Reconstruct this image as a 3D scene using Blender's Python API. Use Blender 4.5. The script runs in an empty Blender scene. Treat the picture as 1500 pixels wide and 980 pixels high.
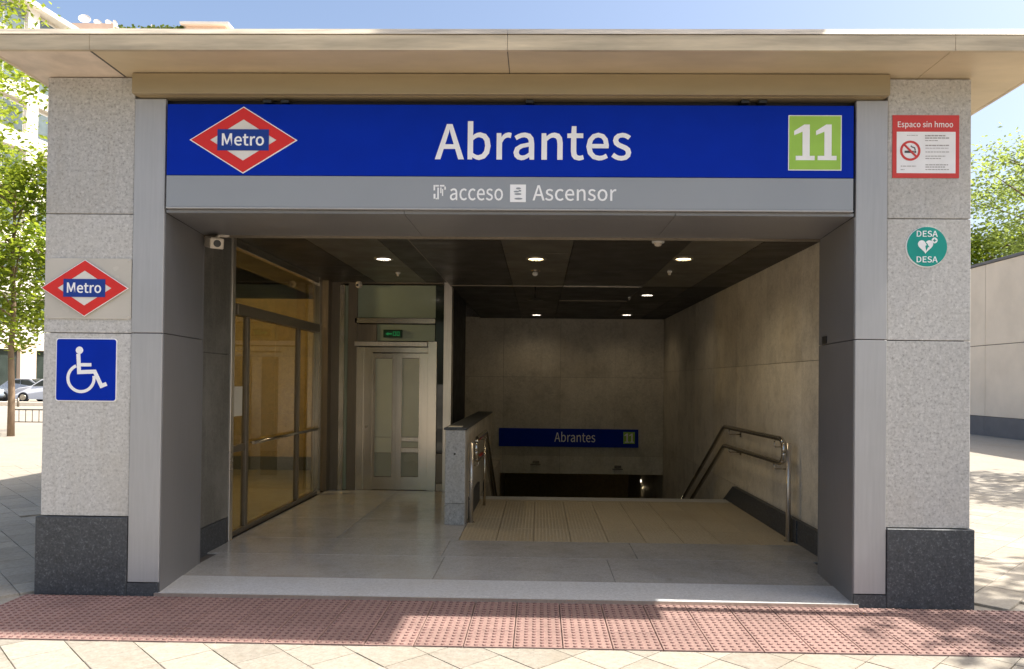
import bpy, bmesh, math, random
from mathutils import Vector, Matrix
random.seed(7)
R = math.radians
PI = math.pi
SC = bpy.context.scene
COL = SC.collection

# ------------------------------------------------------------------ camera
F = 1083.0
YAW, TILT, ROLL, SHX, SHY, DIST, EYE = R(1.1975), R(.6463), R(.6024), 17.05, 56.76, 5.389, 1.6
r0 = Vector((math.cos(YAW), math.sin(YAW), 0))
fw = Vector((-math.sin(YAW)*math.cos(TILT), math.cos(YAW)*math.cos(TILT), math.sin(TILT)))
u0 = r0.cross(fw)
cr, sr = math.cos(ROLL), math.sin(ROLL)
rx = r0*cr + u0*sr
ux = u0*cr - r0*sr
cam_d = bpy.data.cameras.new('camera'); cam = bpy.data.objects.new('camera', cam_d); COL.objects.link(cam)
m = Matrix((rx, ux, -fw)).transposed().to_4x4(); m.translation = Vector((0, -DIST, EYE)); cam.matrix_world = m
cam_d.sensor_width = 36; cam_d.lens = 36*F/1500; cam_d.shift_x = -SHX/1500; cam_d.shift_y = SHY/1500
cam_d.clip_start = .05; cam_d.clip_end = 2000
SC.camera = cam

# ------------------------------------------------------------------ sky, sun, exposure
SUN_EL = R(55)
SD = Vector((1, -.028, 0)).normalized()                      # horizontal direction towards the sun (from the right)
w = bpy.data.worlds.new('World'); SC.world = w; w.use_nodes = True
nt = w.node_tree; bg = nt.nodes['Background']
sky = nt.nodes.new('ShaderNodeTexSky'); sky.sky_type = 'NISHITA'; sky.sun_disc = False
sky.sun_elevation = SUN_EL; sky.sun_rotation = math.atan2(SD.x, SD.y); sky.altitude = 300; sky.dust_density = 5.5; sky.air_density = 1.0
nt.links.new(sky.outputs[0], bg.inputs[0]); bg.inputs[1].default_value = .14
sl = bpy.data.lights.new('sun', 'SUN'); sl.energy = 5.0; sl.angle = R(.55); sl.color = (1, .955, .885)
so = bpy.data.objects.new('sun', sl); COL.objects.link(so)
sdir = Vector((SD.x*math.cos(SUN_EL), SD.y*math.cos(SUN_EL), math.sin(SUN_EL)))
so.rotation_euler = sdir.to_track_quat('Z', 'Y').to_euler(); so.location = sdir*60
SC.view_settings.view_transform = 'Standard'; SC.view_settings.look = 'None'
SC.view_settings.exposure = .95; SC.view_settings.gamma = 1
SC.cycles.max_bounces = 10; SC.cycles.diffuse_bounces = 6; SC.cycles.sample_clamp_indirect = 6

# ------------------------------------------------------------------ helpers
WO = {}                                                       # world origin of each object
def wloc(o): return WO.get(o.name, Vector((0, 0, 0))) if o else Vector((0, 0, 0))
def U(px, py, Y):                                             # the point of a vertical plane y = Y seen at a pixel of the photograph
    a, b = px-750-SHX, py-490-SHY
    d = fw + (rx*a - ux*b)/F
    t = (Y+DIST)/d.y
    return (d.x*t, EYE+d.z*t)
def UZ(px, py, Z):
    a, b = px-750-SHX, py-490-SHY
    d = fw + (rx*a - ux*b)/F
    t = (Z-EYE)/d.z
    return (d.x*t, -DIST+d.y*t)

def finish(name, me, mat, parent=None, origin=None, smooth=False):
    ob = bpy.data.objects.new(name, me); COL.objects.link(ob)
    if mat is not None:
        for mm in (mat if isinstance(mat, (list, tuple)) else [mat]): me.materials.append(mm)
    if origin is None:
        if me.vertices:
            xs = [v.co.x for v in me.vertices]; ys = [v.co.y for v in me.vertices]; zs = [v.co.z for v in me.vertices]
            origin = Vector(((min(xs)+max(xs))/2, (min(ys)+max(ys))/2, min(zs)))
        else: origin = Vector((0, 0, 0))
    origin = Vector(origin)
    me.transform(Matrix.Translation(-origin))
    ob.location = origin - wloc(parent); WO[ob.name] = origin
    if parent: ob.parent = parent
    if smooth:
        for p in me.polygons: p.use_smooth = True
    return ob

def obj(name, bm, mat, parent=None, origin=None, smooth=False):
    me = bpy.data.meshes.new(name); bm.to_mesh(me); bm.free()
    return finish(name, me, mat, parent, origin, smooth)

def tag(o, label=None, cat=None, group=None, kind=None):
    if label: o['label'] = label
    if cat: o['category'] = cat
    if group: o['group'] = group
    if kind: o['kind'] = kind
    return o
def thing(name, label, cat, loc, group=None):
    o = bpy.data.objects.new(name, None); COL.objects.link(o); o.location = loc; o.empty_display_size = .1
    WO[o.name] = Vector(loc); return tag(o, label, cat, group)
def struct(o): o['kind'] = 'structure'; return o

def children(o): return [c for c in COL.objects if c.parent == o]
def copy_tree(o, loc=None, parent=None, kids=None):
    if kids is None:
        kids = {}
        for c in COL.objects:
            if c.parent: kids.setdefault(c.parent.name, []).append(c)
    c = o.copy(); COL.objects.link(c)
    if parent: c.parent = parent
    if loc is not None: c.location = loc
    for ch in kids.get(o.name, []): copy_tree(ch, None, c, kids)
    return c

def box(bm, x0, x1, y0, y1, z0, z1, bev=0, mi=0):
    vs = [bm.verts.new(p) for p in ((x0,y0,z0),(x1,y0,z0),(x1,y1,z0),(x0,y1,z0),(x0,y0,z1),(x1,y0,z1),(x1,y1,z1),(x0,y1,z1))]
    fs = [bm.faces.new([vs[i] for i in q]) for q in ((0,3,2,1),(4,5,6,7),(0,1,5,4),(1,2,6,5),(2,3,7,6),(3,0,4,7))]
    for f in fs: f.material_index = mi
    if bev:
        es = list({e for f in fs for e in f.edges})
        bmesh.ops.bevel(bm, geom=es, offset=bev, segments=1, affect='EDGES', profile=.5)
    return bm
def B(*a, **k): return box(bmesh.new(), *a, **k)
def prism_z(pts, z0, z1, bm=None):                            # plan polygon pushed up
    bm = bm or bmesh.new()
    lo = [bm.verts.new((x, y, z0)) for x, y in pts]; hi = [bm.verts.new((x, y, z1)) for x, y in pts]
    bm.faces.new(hi); bm.faces.new(lo[::-1]); n = len(pts)
    for i in range(n): bm.faces.new((lo[i], lo[(i+1) % n], hi[(i+1) % n], hi[i]))
    bmesh.ops.recalc_face_normals(bm, faces=bm.faces); return bm
def prism_y(pts, y0, y1, bm=None):                            # elevation polygon (x,z) pushed in depth, y0 the face seen
    bm = bm or bmesh.new()
    a = [bm.verts.new((x, y0, z)) for x, z in pts]; b = [bm.verts.new((x, y1, z)) for x, z in pts]
    f1 = bm.faces.new(a); f2 = bm.faces.new(b[::-1]); n = len(pts); fs = [f1, f2]
    for i in range(n): fs.append(bm.faces.new((a[i], b[i], b[(i+1) % n], a[(i+1) % n])))
    bmesh.ops.recalc_face_normals(bm, faces=fs); return bm
def prism_x(pts, x0, x1, bm=None):                            # side profile (y,z) pushed along x
    bm = bm or bmesh.new()
    a = [bm.verts.new((x0, y, z)) for y, z in pts]; b = [bm.verts.new((x1, y, z)) for y, z in pts]
    n = len(pts); fs = [bm.faces.new(a), bm.faces.new(b[::-1])]
    for i in range(n): fs.append(bm.faces.new((a[i], b[i], b[(i+1) % n], a[(i+1) % n])))
    bmesh.ops.recalc_face_normals(bm, faces=fs); return bm
def ring_y(outer, inner, y0, y1, bm=None):                    # closed band between two outlines (x,z) with the same count
    bm = bm or bmesh.new(); n = len(outer)
    def vs(P, y): return [bm.verts.new((x, y, z)) for x, z in P]
    of, jf, ob_, ib = vs(outer, y0), vs(inner, y0), vs(outer, y1), vs(inner, y1)
    fs = []
    for i in range(n):
        j = (i+1) % n
        fs += [bm.faces.new((of[i], of[j], jf[j], jf[i])), bm.faces.new((of[i], ob_[i], ob_[j], of[j])), bm.faces.new((jf[i], jf[j], ib[j], ib[i])), bm.faces.new((ob_[j], ob_[i], ib[i], ib[j]))]
    bmesh.ops.recalc_face_normals(bm, faces=fs); return bm
def circ(cx, cz, r, n=32, a0=0, a1=2*PI):
    return [(cx+r*math.cos(a0+(a1-a0)*i/n), cz+r*math.sin(a0+(a1-a0)*i/n)) for i in range(n)]
def rrect(x0, x1, z0, z1, r, n=5):
    out = []
    for cx, cz, a in ((x1-r, z1-r, 0), (x0+r, z1-r, PI/2), (x0+r, z0+r, PI), (x1-r, z0+r, 1.5*PI)):
        out += [(cx+r*math.cos(a+PI/2*i/n), cz+r*math.sin(a+PI/2*i/n)) for i in range(n+1)]
    return out
def tube(bm, pts, r, n=12, r2=None):                          # round bar along a polyline
    pts = [Vector(p) for p in pts]; rings = []; N = len(pts)
    prev = None
    for i, p in enumerate(pts):
        if i == 0: d = pts[1]-p
        elif i == N-1: d = p-pts[i-1]
        else: d = (pts[i+1]-p).normalized()+(p-pts[i-1]).normalized()
        d.normalize()
        if prev is None:
            s = d.cross(Vector((0, 0, 1)));
            if s.length < .1: s = d.cross(Vector((1, 0, 0)))
            s.normalize()
        else:
            s = prev - d*prev.dot(d); s.normalize()
        prev = s; t = d.cross(s); rr = r if r2 is None else r+(r2-r)*i/(N-1)
        rings.append([bm.verts.new(p+(s*math.cos(2*PI*k/n)+t*math.sin(2*PI*k/n))*rr) for k in range(n)])
    for i in range(N-1):
        for k in range(n):
            f = bm.faces.new((rings[i][k], rings[i][(k+1) % n], rings[i+1][(k+1) % n], rings[i+1][k])); f.smooth = True
    bm.faces.new(rings[0][::-1]); bm.faces.new(rings[-1])
    return bm
def T(pts, r, n=12, r2=None): return tube(bmesh.new(), pts, r, n, r2)
def rounded(pts, r, k=5):                                     # polyline with rounded corners
    P = [Vector(p) for p in pts]; out = [P[0]]
    for i in range(1, len(P)-1):
        a = (P[i-1]-P[i]).normalized(); b = (P[i+1]-P[i]).normalized()
        s, e = P[i]+a*r, P[i]+b*r
        for j in range(k+1):
            t = j/k; out.append(s*(1-t)**2+P[i]*2*t*(1-t)+e*t*t)
    out.append(P[-1]); return out
def lathe(bm, c, prof, n=24, axis='z'):                       # prof: (radius, height)
    rings = []
    for r, h in prof:
        ring = []
        for k in range(n):
            a = 2*PI*k/n
            p = (r*math.cos(a), r*math.sin(a), h) if axis == 'z' else (r*math.cos(a), -h, r*math.sin(a))
            ring.append(bm.verts.new(Vector(c)+Vector(p)))
        rings.append(ring)
    fs = []
    for i in range(len(rings)-1):
        for k in range(n): fs.append(bm.faces.new((rings[i][k], rings[i][(k+1) % n], rings[i+1][(k+1) % n], rings[i+1][k])))
    fs.append(bm.faces.new(rings[0][::-1])); fs.append(bm.faces.new(rings[-1]))
    bmesh.ops.recalc_face_normals(bm, faces=fs)
    return bm
GLYPHS = {'A':(426,[[(3,0),(68,0),(118,157),(305,157),(354,0),(423,0),(249,513),(176,513)],[(134,208),(159,287),(177,345),(194,402),(210,461),(230,402),(247,345),(265,287),(289,208)]]),'b':(433,[[(232,-9),(313,15),(374,85),(397,196),(380,299),(329,366),(246,390),(204,383),(163,364),(126,337),(129,405),(129,557),(64,557),(64,0),(116,0),(121,39),(159,13),(196,-3)],[(221,45),(193,48),(162,61),(129,84),(129,284),(164,313),(197,330),(230,336),(288,318),(321,270),(331,195),(316,115),(278,63)]]),'r':(272,[[(64,0),(129,0),(129,244),(158,296),(191,324),(224,333),(238,332),(250,330),(261,326),(273,382),(261,387),(248,389),(232,390),(192,380),(155,353),(125,311),(117,380),(64,380)]]),'n':(427,[[(64,0),(129,0),(129,276),(164,308),(197,328),(232,334),(274,324),(297,291),(305,232),(305,0),(368,0),(368,241),(356,323),(318,373),(252,390),(204,381),(162,358),(125,325),(117,380),(64,380)]]),'t':(264,[[(183,-9),(208,-7),(232,-2),(254,5),(242,53),(228,48),(213,44),(198,43),(163,51),(145,76),(139,116),(139,328),(243,328),(243,380),(139,380),(139,487),(86,487),(79,380),(19,377),(19,328),(76,328),(76,118),(86,51),(120,7)]]),'a':(394,[[(152,-9),(197,-2),(240,18),(278,46),(286,0),(338,0),(338,234),(325,316),(282,371),(207,390),(148,382),(98,363),(57,340),(82,296),(115,316),(154,331),(196,337),(244,323),(268,288),(275,241),(142,214),(66,168),(41,99),(56,40),(95,4)],[(170,43),(136,49),(112,68),(103,103),(119,146),(173,178),(275,198),(275,92),(239,65),(205,48)]]),'e':(388,[[(218,-9),(266,-4),(308,10),(343,29),(321,72),(292,56),(260,46),(225,42),(162,58),(118,104),(99,175),(356,175),(357,186),(358,198),(359,211),(341,306),(289,368),(207,390),(124,366),(61,297),(36,190),(61,83),(126,15)],[(99,221),(119,285),(157,325),(208,339),(259,325),(291,286),(303,221)]]),'s':(328,[[(164,-9),(239,6),(286,47),(302,104),(284,161),(241,196),(186,219),(146,235),(116,256),(104,285),(112,313),(135,333),(175,340),(207,336),(235,324),(261,307),(292,347),(259,368),(219,384),(174,390),(103,375),(59,337),(43,282),(60,229),(102,195),(154,172),(195,155),(228,133),(241,100),(233,70),(208,49),(166,41),(124,46),(87,62),(53,86),(22,43),(63,16),(111,-2)]]),'M':(569,[[(71,0),(129,0),(129,284),(128,333),(124,386),(120,436),(165,319),(262,52),(305,52),(402,319),(443,436),(442,386),(439,333),(438,284),(438,0),(498,0),(498,513),(420,513),(322,239),(311,203),(299,168),(286,132),(271,168),(259,203),(246,239),(148,513),(71,513)]]),'o':(424,[[(212,-9),(299,14),(363,82),(388,190),(363,298),(299,366),(212,390),(125,366),(61,298),(36,190),(61,82),(125,14)],[(212,44),(154,62),(116,113),(102,190),(116,267),(154,318),(212,336),(270,318),(309,267),(323,190),(309,113),(270,62)]]),'c':(357,[[(214,-9),(259,-3),(300,13),(338,39),(310,82),(283,63),(253,49),(220,44),(158,62),(117,113),(102,190),(118,267),(160,318),(222,336),(250,332),(275,320),(298,303),(330,345),(300,367),(264,384),(219,390),(128,366),(62,298),(36,190),(60,82),(123,14)]]),'D':(482,[[(71,0),(202,0),(332,31),(413,119),(440,258),(413,397),(332,484),(199,513),(71,513)],[(135,53),(135,461),(193,461),(294,437),(354,369),(374,258),(354,148),(294,78),(193,53)]]),'E':(412,[[(71,0),(374,0),(374,55),(135,55),(135,242),(330,242),(330,298),(135,298),(135,459),(366,459),(366,513),(71,513)]]),'S':(417,[[(213,-9),(306,11),(366,63),(387,137),(373,200),(335,244),(282,274),(209,305),(169,324),(137,350),(123,391),(135,431),(168,457),(219,466),(264,460),(302,443),(336,418),(370,459),(328,492),(277,514),(219,522),(136,505),(79,457),(57,387),(74,324),(114,281),(162,255),(235,223),(279,201),(310,174),(321,131),(309,87),(272,58),(214,48),(161,56),(113,78),(72,111),(34,67),(84,26),(144,0)]]),'p':(434,[[(64,-160),(129,-160),(129,-32),(127,35),(162,11),(197,-4),(232,-9),(313,15),(374,85),(397,196),(380,299),(329,366),(246,390),(202,382),(162,363),(125,336),(117,380),(64,380)],[(221,45),(194,48),(162,61),(129,84),(129,284),(164,313),(198,330),(230,336),(288,318),(321,270),(331,195),(316,115),(278,63)]]),'i':(193,[[(64,0),(129,0),(129,380),(64,380)],[(97,459),(119,464),(134,479),(139,501),(134,523),(119,537),(97,543),(75,537),(60,523),(55,501),(60,479),(75,464)]]),'h':(425,[[(64,0),(129,0),(129,276),(164,308),(197,328),(232,334),(274,324),(297,291),(305,232),(305,0),(368,0),(368,241),(356,323),(318,373),(252,390),(204,381),(163,358),(126,326),(129,405),(129,557),(64,557)]]),'m':(648,[[(64,0),(129,0),(129,276),(162,308),(194,328),(224,334),(264,324),(287,291),(295,232),(295,0),(359,0),(359,276),(393,308),(424,328),(454,334),(494,324),(518,291),(525,232),(525,0),(589,0),(589,241),(576,323),(538,373),(474,390),(429,381),(388,355),(348,317),(327,356),(293,381),(243,390),(200,381),(160,358),(125,325),(117,380),(64,380)]])}
def text(name, body, x0, x1, z0, z1, y, mat, parent, weight=6, depth=.002):
    """lettering drawn from outlines, fitted to a box on the plane y; x0..x1 its width, z0 baseline, z1 top of the tallest letter"""
    cu = bpy.data.curves.new(name, 'CURVE'); cu.dimensions = '2D'; cu.fill_mode = 'BOTH'; cu.extrude = .5
    penx = 0
    for ch in body:
        if ch == ' ': penx += 190; continue
        adv, loops = GLYPHS[ch]
        def area(L): return sum(L[k][0]*L[(k+1) % len(L)][1]-L[(k+1) % len(L)][0]*L[k][1] for k in range(len(L)))
        sg_ = 1 if max((area(L) for L in loops), key=abs) > 0 else -1
        for L in loops:
            sp = cu.splines.new('POLY'); sp.use_cyclic_u = True; sp.points.add(len(L)-1); n = len(L)
            for k in range(n):
                p, a, b = Vector(L[k]), Vector(L[k-1]), Vector(L[(k+1) % n])
                d1, d2 = (p-a).normalized(), (b-p).normalized()
                n1, n2 = Vector((d1.y, -d1.x))*sg_, Vector((d2.y, -d2.x))*sg_
                mm = (n1+n2); mm = mm.normalized() if mm.length > .1 else n1
                q = p+mm*weight/max(.55, mm.dot(n1))
                sp.points[k].co = (q.x+penx, q.y, 0, 1)
        penx += adv+weight
    o = bpy.data.objects.new(name, cu); COL.objects.link(o); bpy.context.view_layer.update()
    me = bpy.data.meshes.new_from_object(o.evaluated_get(bpy.context.evaluated_depsgraph_get()))
    bpy.data.objects.remove(o); bpy.data.curves.remove(cu)
    xs = [v.co.x for v in me.vertices]; ax, bx, by = min(xs), max(xs), max(v.co.y for v in me.vertices)
    sx_, sz_ = (x1-x0)/(bx-ax), (z1-z0)/by
    for v in me.vertices: v.co = Vector((x0+(v.co.x-ax)*sx_, y-(depth if v.co.z > 0 else 0), z0+v.co.y*sz_))
    me.materials.clear()
    return finish(name, me, mat, parent)

# ------------------------------------------------------------------ materials
def new_mat(name):
    mt = bpy.data.materials.new(name); mt.use_nodes = True; t = mt.node_tree
    return mt, t, t.nodes['Principled BSDF'], t.nodes, t.links
def rgba(c): return (c[0], c[1], c[2], 1)
def pos(t):
    g = t.nodes.new('ShaderNodeNewGeometry'); return g.outputs['Position']
def noise(t, scale, detail=4, rough=.5, vec=None, stretch=None):
    n = t.nodes.new('ShaderNodeTexNoise'); n.inputs['Scale'].default_value = scale; n.inputs['Detail'].default_value = detail; n.inputs['Roughness'].default_value = rough
    v = vec or pos(t)
    if stretch:
        mp = t.nodes.new('ShaderNodeMapping'); mp.inputs['Scale'].default_value = stretch; t.links.new(v, mp.inputs[0]); v = mp.outputs[0]
    t.links.new(v, n.inputs['Vector']); return n.outputs['Fac']
def ramp(t, fac, stops):
    r = t.nodes.new('ShaderNodeValToRGB'); e = r.color_ramp.elements
    while len(e) < len(stops): e.new(.5)
    for i, (p, c) in enumerate(stops): e[i].position = p; e[i].color = rgba(c)
    t.links.new(fac, r.inputs[0]); return r.outputs[0]
def mix(t, fac, a, b, blend='MIX'):
    m_ = t.nodes.new('ShaderNodeMix'); m_.data_type = 'RGBA'; m_.blend_type = blend
    if isinstance(fac, (int, float)): m_.inputs[0].default_value = fac
    else: t.links.new(fac, m_.inputs[0])
    for s, v in ((6, a), (7, b)):
        if isinstance(v, tuple): m_.inputs[s].default_value = rgba(v)
        else: t.links.new(v, m_.inputs[s])
    return m_.outputs[2]
def bump(t, bs, fac, strength=.2, dist=.002):
    b = t.nodes.new('ShaderNodeBump'); b.inputs['Strength'].default_value = strength; b.inputs['Distance'].default_value = dist
    t.links.new(fac, b.inputs['Height']); t.links.new(b.outputs[0], bs.inputs['Normal'])
def sc(c, k): return tuple(min(1, x*k) for x in c)
def paint(name, c, rough=.5, metal=0, var=.12, scale=3, bmp=0, stretch=None, coat=0, grain=0):
    mt, t, bs, N, L = new_mat(name)
    f = noise(t, scale, 5, .6, stretch=stretch)
    col = ramp(t, f, [(.3, sc(c, 1-var)), (.7, sc(c, 1+var))])
    if grain:
        g = noise(t, 260, 2, .5); col = mix(t, grain, col, ramp(t, g, [(.35, sc(c, .5)), (.65, sc(c, 1.5))]))
    L.new(col, bs.inputs['Base Color'])
    rr = ramp(t, noise(t, scale*2.3, 3), [(.3, (max(0, rough-.08),)*3), (.7, (min(1, rough+.08),)*3)])
    L.new(rr, bs.inputs['Roughness']); bs.inputs['Metallic'].default_value = metal; bs.inputs['Coat Weight'].default_value = coat
    if bmp: bump(t, bs, noise(t, scale*12, 4), bmp, .002)
    return mt
def granite(name, c, dark, light, scale=150, rough=.6, stain=(.5,.45,.36), stain_amt=.35, tint=.06, bmp=.25, spec=.45, mottle=0):
    mt, t, bs, N, L = new_mat(name)
    f1 = noise(t, scale, 3, .75); f2 = noise(t, scale*.45, 2, .6)
    col = ramp(t, f1, [(.36, dark), (.47, c), (.56, c), (.66, light)])
    col = mix(t, .35, col, ramp(t, f2, [(.4, sc(c, .72)), (.6, sc(c, 1.22))]))
    s = noise(t, .9, 5, .65); col = mix(t, ramp(t, s, [(.5, (0, 0, 0)), (.78, (stain_amt,)*3)]), col, tuple(c[i]*stain[i]*1.5 for i in range(3)))
    st = noise(t, 2.2, 6, .7, stretch=(5, 5, .5))                # runs
    col = mix(t, ramp(t, st, [(.52, (0, 0, 0)), (.8, (stain_amt*.9,)*3)]), col, tuple(c[i]*stain[i]*1.3 for i in range(3)))
    if mottle: col = mix(t, mottle, col, ramp(t, noise(t, 2.6, 9, .72), [(.36, sc(c, .42)), (.5, c), (.66, sc(c, 1.25))]))
    oi = N.new('ShaderNodeObjectInfo'); col = mix(t, tint*2, col, ramp(t, oi.outputs['Random'], [(0, sc(c, .6)), (1, sc(c, 1.45))]))
    L.new(col, bs.inputs['Base Color']); bs.inputs['Roughness'].default_value = rough
    bs.inputs['Specular IOR Level'].default_value = spec
    bump(t, bs, f1, bmp, .0015); return mt
def metalmat(name, c, rough, metal=.85, stretch=(1, 1, .05), scale=60, streak=.12):
    mt, t, bs, N, L = new_mat(name)
    f = noise(t, scale, 3, .6, stretch=stretch); g = noise(t, 1.5, 4, .6)
    col = ramp(t, f, [(.3, sc(c, 1-streak)), (.7, sc(c, 1+streak))])
    col = mix(t, .3, col, ramp(t, g, [(.3, sc(c, .8)), (.7, sc(c, 1.15))]))
    L.new(col, bs.inputs['Base Color']); bs.inputs['Metallic'].default_value = metal
    L.new(ramp(t, g, [(.3, (rough*.9,)*3), (.7, (rough*1.12,)*3)]), bs.inputs['Roughness']); return mt
def emit(name, c, s):
    mt, t, bs, N, L = new_mat(name); bs.inputs['Base Color'].default_value = rgba(c); bs.inputs['Emission Color'].default_value = rgba(c); bs.inputs['Emission Strength'].default_value = s; return mt
def flat(name, c, rough=.45, spec=.4):
    mt, t, bs, N, L = new_mat(name)
    L.new(ramp(t, noise(t, 6, 4), [(.3, sc(c, .95)), (.7, sc(c, 1.05))]), bs.inputs['Base Color'])
    bs.inputs['Roughness'].default_value = rough; bs.inputs['Specular IOR Level'].default_value = spec; return mt
def clearglass(name, tint, rough=.02, refl=.12, op=.0, dirt=(.3, .3, .25)):
    """thin pane: see-through, with a fresnel reflection and a film of dust"""
    mt, t, bs, N, L = new_mat(name)
    N.remove(bs); out = N['Material Output']
    tr = N.new('ShaderNodeBsdfTransparent'); tr.inputs[0].default_value = rgba(tint)
    gl = N.new('ShaderNodeBsdfGlossy'); gl.inputs['Roughness'].default_value = rough; gl.inputs[0].default_value = (.9, .9, .9, 1)
    df = N.new('ShaderNodeBsdfDiffuse'); df.inputs[0].default_value = rgba(dirt)
    fr = N.new('ShaderNodeFresnel'); fr.inputs[0].default_value = 1.5
    geo = N.new('ShaderNodeNewGeometry'); inv = N.new('ShaderNodeMath'); inv.operation = 'SUBTRACT'; inv.inputs[0].default_value = 1; L.new(geo.outputs['Backfacing'], inv.inputs[1])
    mu = N.new('ShaderNodeMath'); mu.operation = 'MULTIPLY'; L.new(inv.outputs[0], mu.inputs[1])
    ad = N.new('ShaderNodeMath'); ad.operation = 'ADD'; ad.inputs[1].default_value = refl; L.new(fr.outputs[0], ad.inputs[0]); L.new(ad.outputs[0], mu.inputs[0])
    m1 = N.new('ShaderNodeMixShader'); L.new(ramp(t, noise(t, 2, 5), [(.3, (op*.4,)*3), (.7, (op*1.5,)*3)]), m1.inputs[0]); L.new(tr.outputs[0], m1.inputs[1]); L.new(df.outputs[0], m1.inputs[2])
    m2 = N.new('ShaderNodeMixShader'); L.new(mu.outputs[0], m2.inputs[0]); L.new(m1.outputs[0], m2.inputs[1]); L.new(gl.outputs[0], m2.inputs[2])
    L.new(m2.outputs[0], out.inputs[0]); return mt

M = {}
M['granite'] = granite('granite_flamed', (.49, .475, .445), (.17, .16, .145), (.74, .72, .69), 52, stain_amt=.5, tint=.1)
M['granite_in'] = granite('granite_inside', (.63, .58, .485), (.32, .29, .235), (.78, .74, .65), 42, stain_amt=1.0, tint=.1, mottle=.4)
M['plinth'] = granite('granite_dark', (.055, .060, .066), (.018, .02, .023), (.19, .20, .21), 62, .5, stain=(1.2, 1.1, 1), stain_amt=.35)
M['floor'] = granite('granite_floor', (.42, .405, .375), (.2, .19, .165), (.46, .44, .41), 80, .17, stain_amt=.8, mottle=.22, bmp=.05)
M['step'] = granite('granite_step', (.50, .50, .49), (.33, .33, .32), (.62, .62, .61), 90, .55, stain_amt=.45, bmp=.1)
M['tactile_in'] = granite('tactile_beige', (.42, .35, .235), (.27, .22, .145), (.52, .44, .31), 90, .6, stain_amt=.5)
M['joint'] = paint('joint', (.10, .09, .08), .9)
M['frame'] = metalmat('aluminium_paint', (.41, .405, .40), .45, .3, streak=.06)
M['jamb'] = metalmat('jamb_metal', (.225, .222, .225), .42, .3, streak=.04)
M['soffit'] = paint('soffit_paint', (.58, .475, .31), .45, .1, .12, 1.2, stretch=(1, 3, 3))
M['soffit_pale'] = paint('soffit_pale', (.66, .55, .44), .5, 0, .26, 2.6)
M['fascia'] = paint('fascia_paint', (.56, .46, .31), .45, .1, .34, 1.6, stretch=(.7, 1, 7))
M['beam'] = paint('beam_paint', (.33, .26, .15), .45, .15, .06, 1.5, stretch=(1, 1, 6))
M['lip'] = paint('roof_edge', (.46, .40, .30), .5, .1, .35, 2.5, stretch=(1, 8, 8))
M['black'] = paint('black_gap', (.012, .012, .014), .6)
M['steel'] = metalmat('stainless', (.55, .505, .425), .2, .95, streak=.05)
M['steel_pale'] = metalmat('stainless_pale', (.62, .57, .50), .3, .8)
M['bronze'] = metalmat('dark_steel', (.22, .185, .14), .4, .7)
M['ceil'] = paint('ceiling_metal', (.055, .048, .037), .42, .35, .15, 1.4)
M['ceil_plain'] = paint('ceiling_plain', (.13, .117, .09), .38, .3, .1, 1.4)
M['ceil_dark'] = paint('ceiling_far_dimmed', (.028, .025, .021), .5, .3, .15, 1.4)  # weaker light at the far end put into a darker ceiling colour
M['yellow_wall'] = granite('wall_yellow', (.40, .30, .13), (.29, .21, .09), (.47, .36, .17), 30, .6, stain_amt=.5)
M['blue'] = flat('sign_blue', (.0004, .024, .36), .6, .1)
M['blue_dark'] = flat('badge_blue', (.004, .035, .25), .4)
M['grey_panel'] = paint('sign_grey', (.30, .315, .33), .42, .1, .03, 1)
M['red'] = flat('sign_red', (.66, .022, .016), .4)
M['red2'] = flat('poster_red', (.62, .045, .035), .4)
M['white'] = flat('sign_white', (.88, .87, .86), .45)
M['white_warm'] = flat('badge_white', (.72, .68, .62), .45)
M['green'] = flat('line_green', (.33, .56, .07), .4)
M['teal'] = flat('teal', (.0, .30, .24), .4)
M['ink'] = flat('ink', (.06, .06, .06), .5)
M['ink_pale'] = flat('ink_pale', (.36, .33, .31), .5)
M['camera_white'] = paint('camera_plastic', (.62, .55, .45), .4)
M['plastic_white'] = paint('plastic_white', (.68, .66, .62), .4)
M['dark_plastic'] = paint('dark_plastic', (.02, .02, .02), .35)
M['glass'] = clearglass('glass_door', (.85, .82, .66), .02, .0, .05, (.25, .2, .1))
M['glass_dark'] = paint('glass_dark', (.02, .028, .02), .06, 0, .2, 2)
M['frosted'] = paint('glass_frosted', (.44, .46, .39), .18, 0, .12, .8)
M['frosted_low'] = paint('glass_frosted_low', (.26, .28, .24), .2, 0, .12, .8)
M['frosted_green'] = paint('glass_green', (.30, .35, .26), .15, 0, .12, .8)
M['lamp'] = emit('lamp_on', (1, .80, .42), 3.5)
M['lamp_white'] = emit('lamp_cool', (1, .90, .74), 2.6)
M['exit_green'] = emit('exit_green', (.01, .30, .09), .12)
M['exit_dark'] = flat('exit_dark', (.01, .05, .02), .3)
M['cream'] = granite('paving_cream', (.325, .29, .235), (.2, .18, .145), (.41, .37, .31), 50, .75, stain_amt=.8, tint=.14)
M['redtile'] = granite('tile_red', (.285, .18, .15), (.18, .115, .095), (.38, .25, .215), 80, .8, stain=(.42, .42, .42), stain_amt=.8, tint=.12)
M['dome'] = granite('dome_red_shaded', (.15, .075, .065), (.10, .05, .045), (.22, .11, .1), 90, .8)  # darker than the tile: the shadows of the domes put into their colour
M['bedding'] = paint('bedding', (.13, .11, .09), .95, 0, .15, 4, .3)
M['concrete'] = paint('wall_concrete', (.72, .63, .51), .8, 0, .08, .9, .2)
M['concrete_dark'] = paint('wall_base', (.145, .145, .15), .8, 0, .1, 2)
M['render'] = paint('wall_white', (.80, .76, .68), .8, 0, .05, .5)
M['render_pink'] = paint('wall_cream', (.68, .52, .40), .8, 0, .06, .5)
M['bwin'] = paint('window_glass', (.12, .15, .15), .08, 0, .5, .25)
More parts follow.
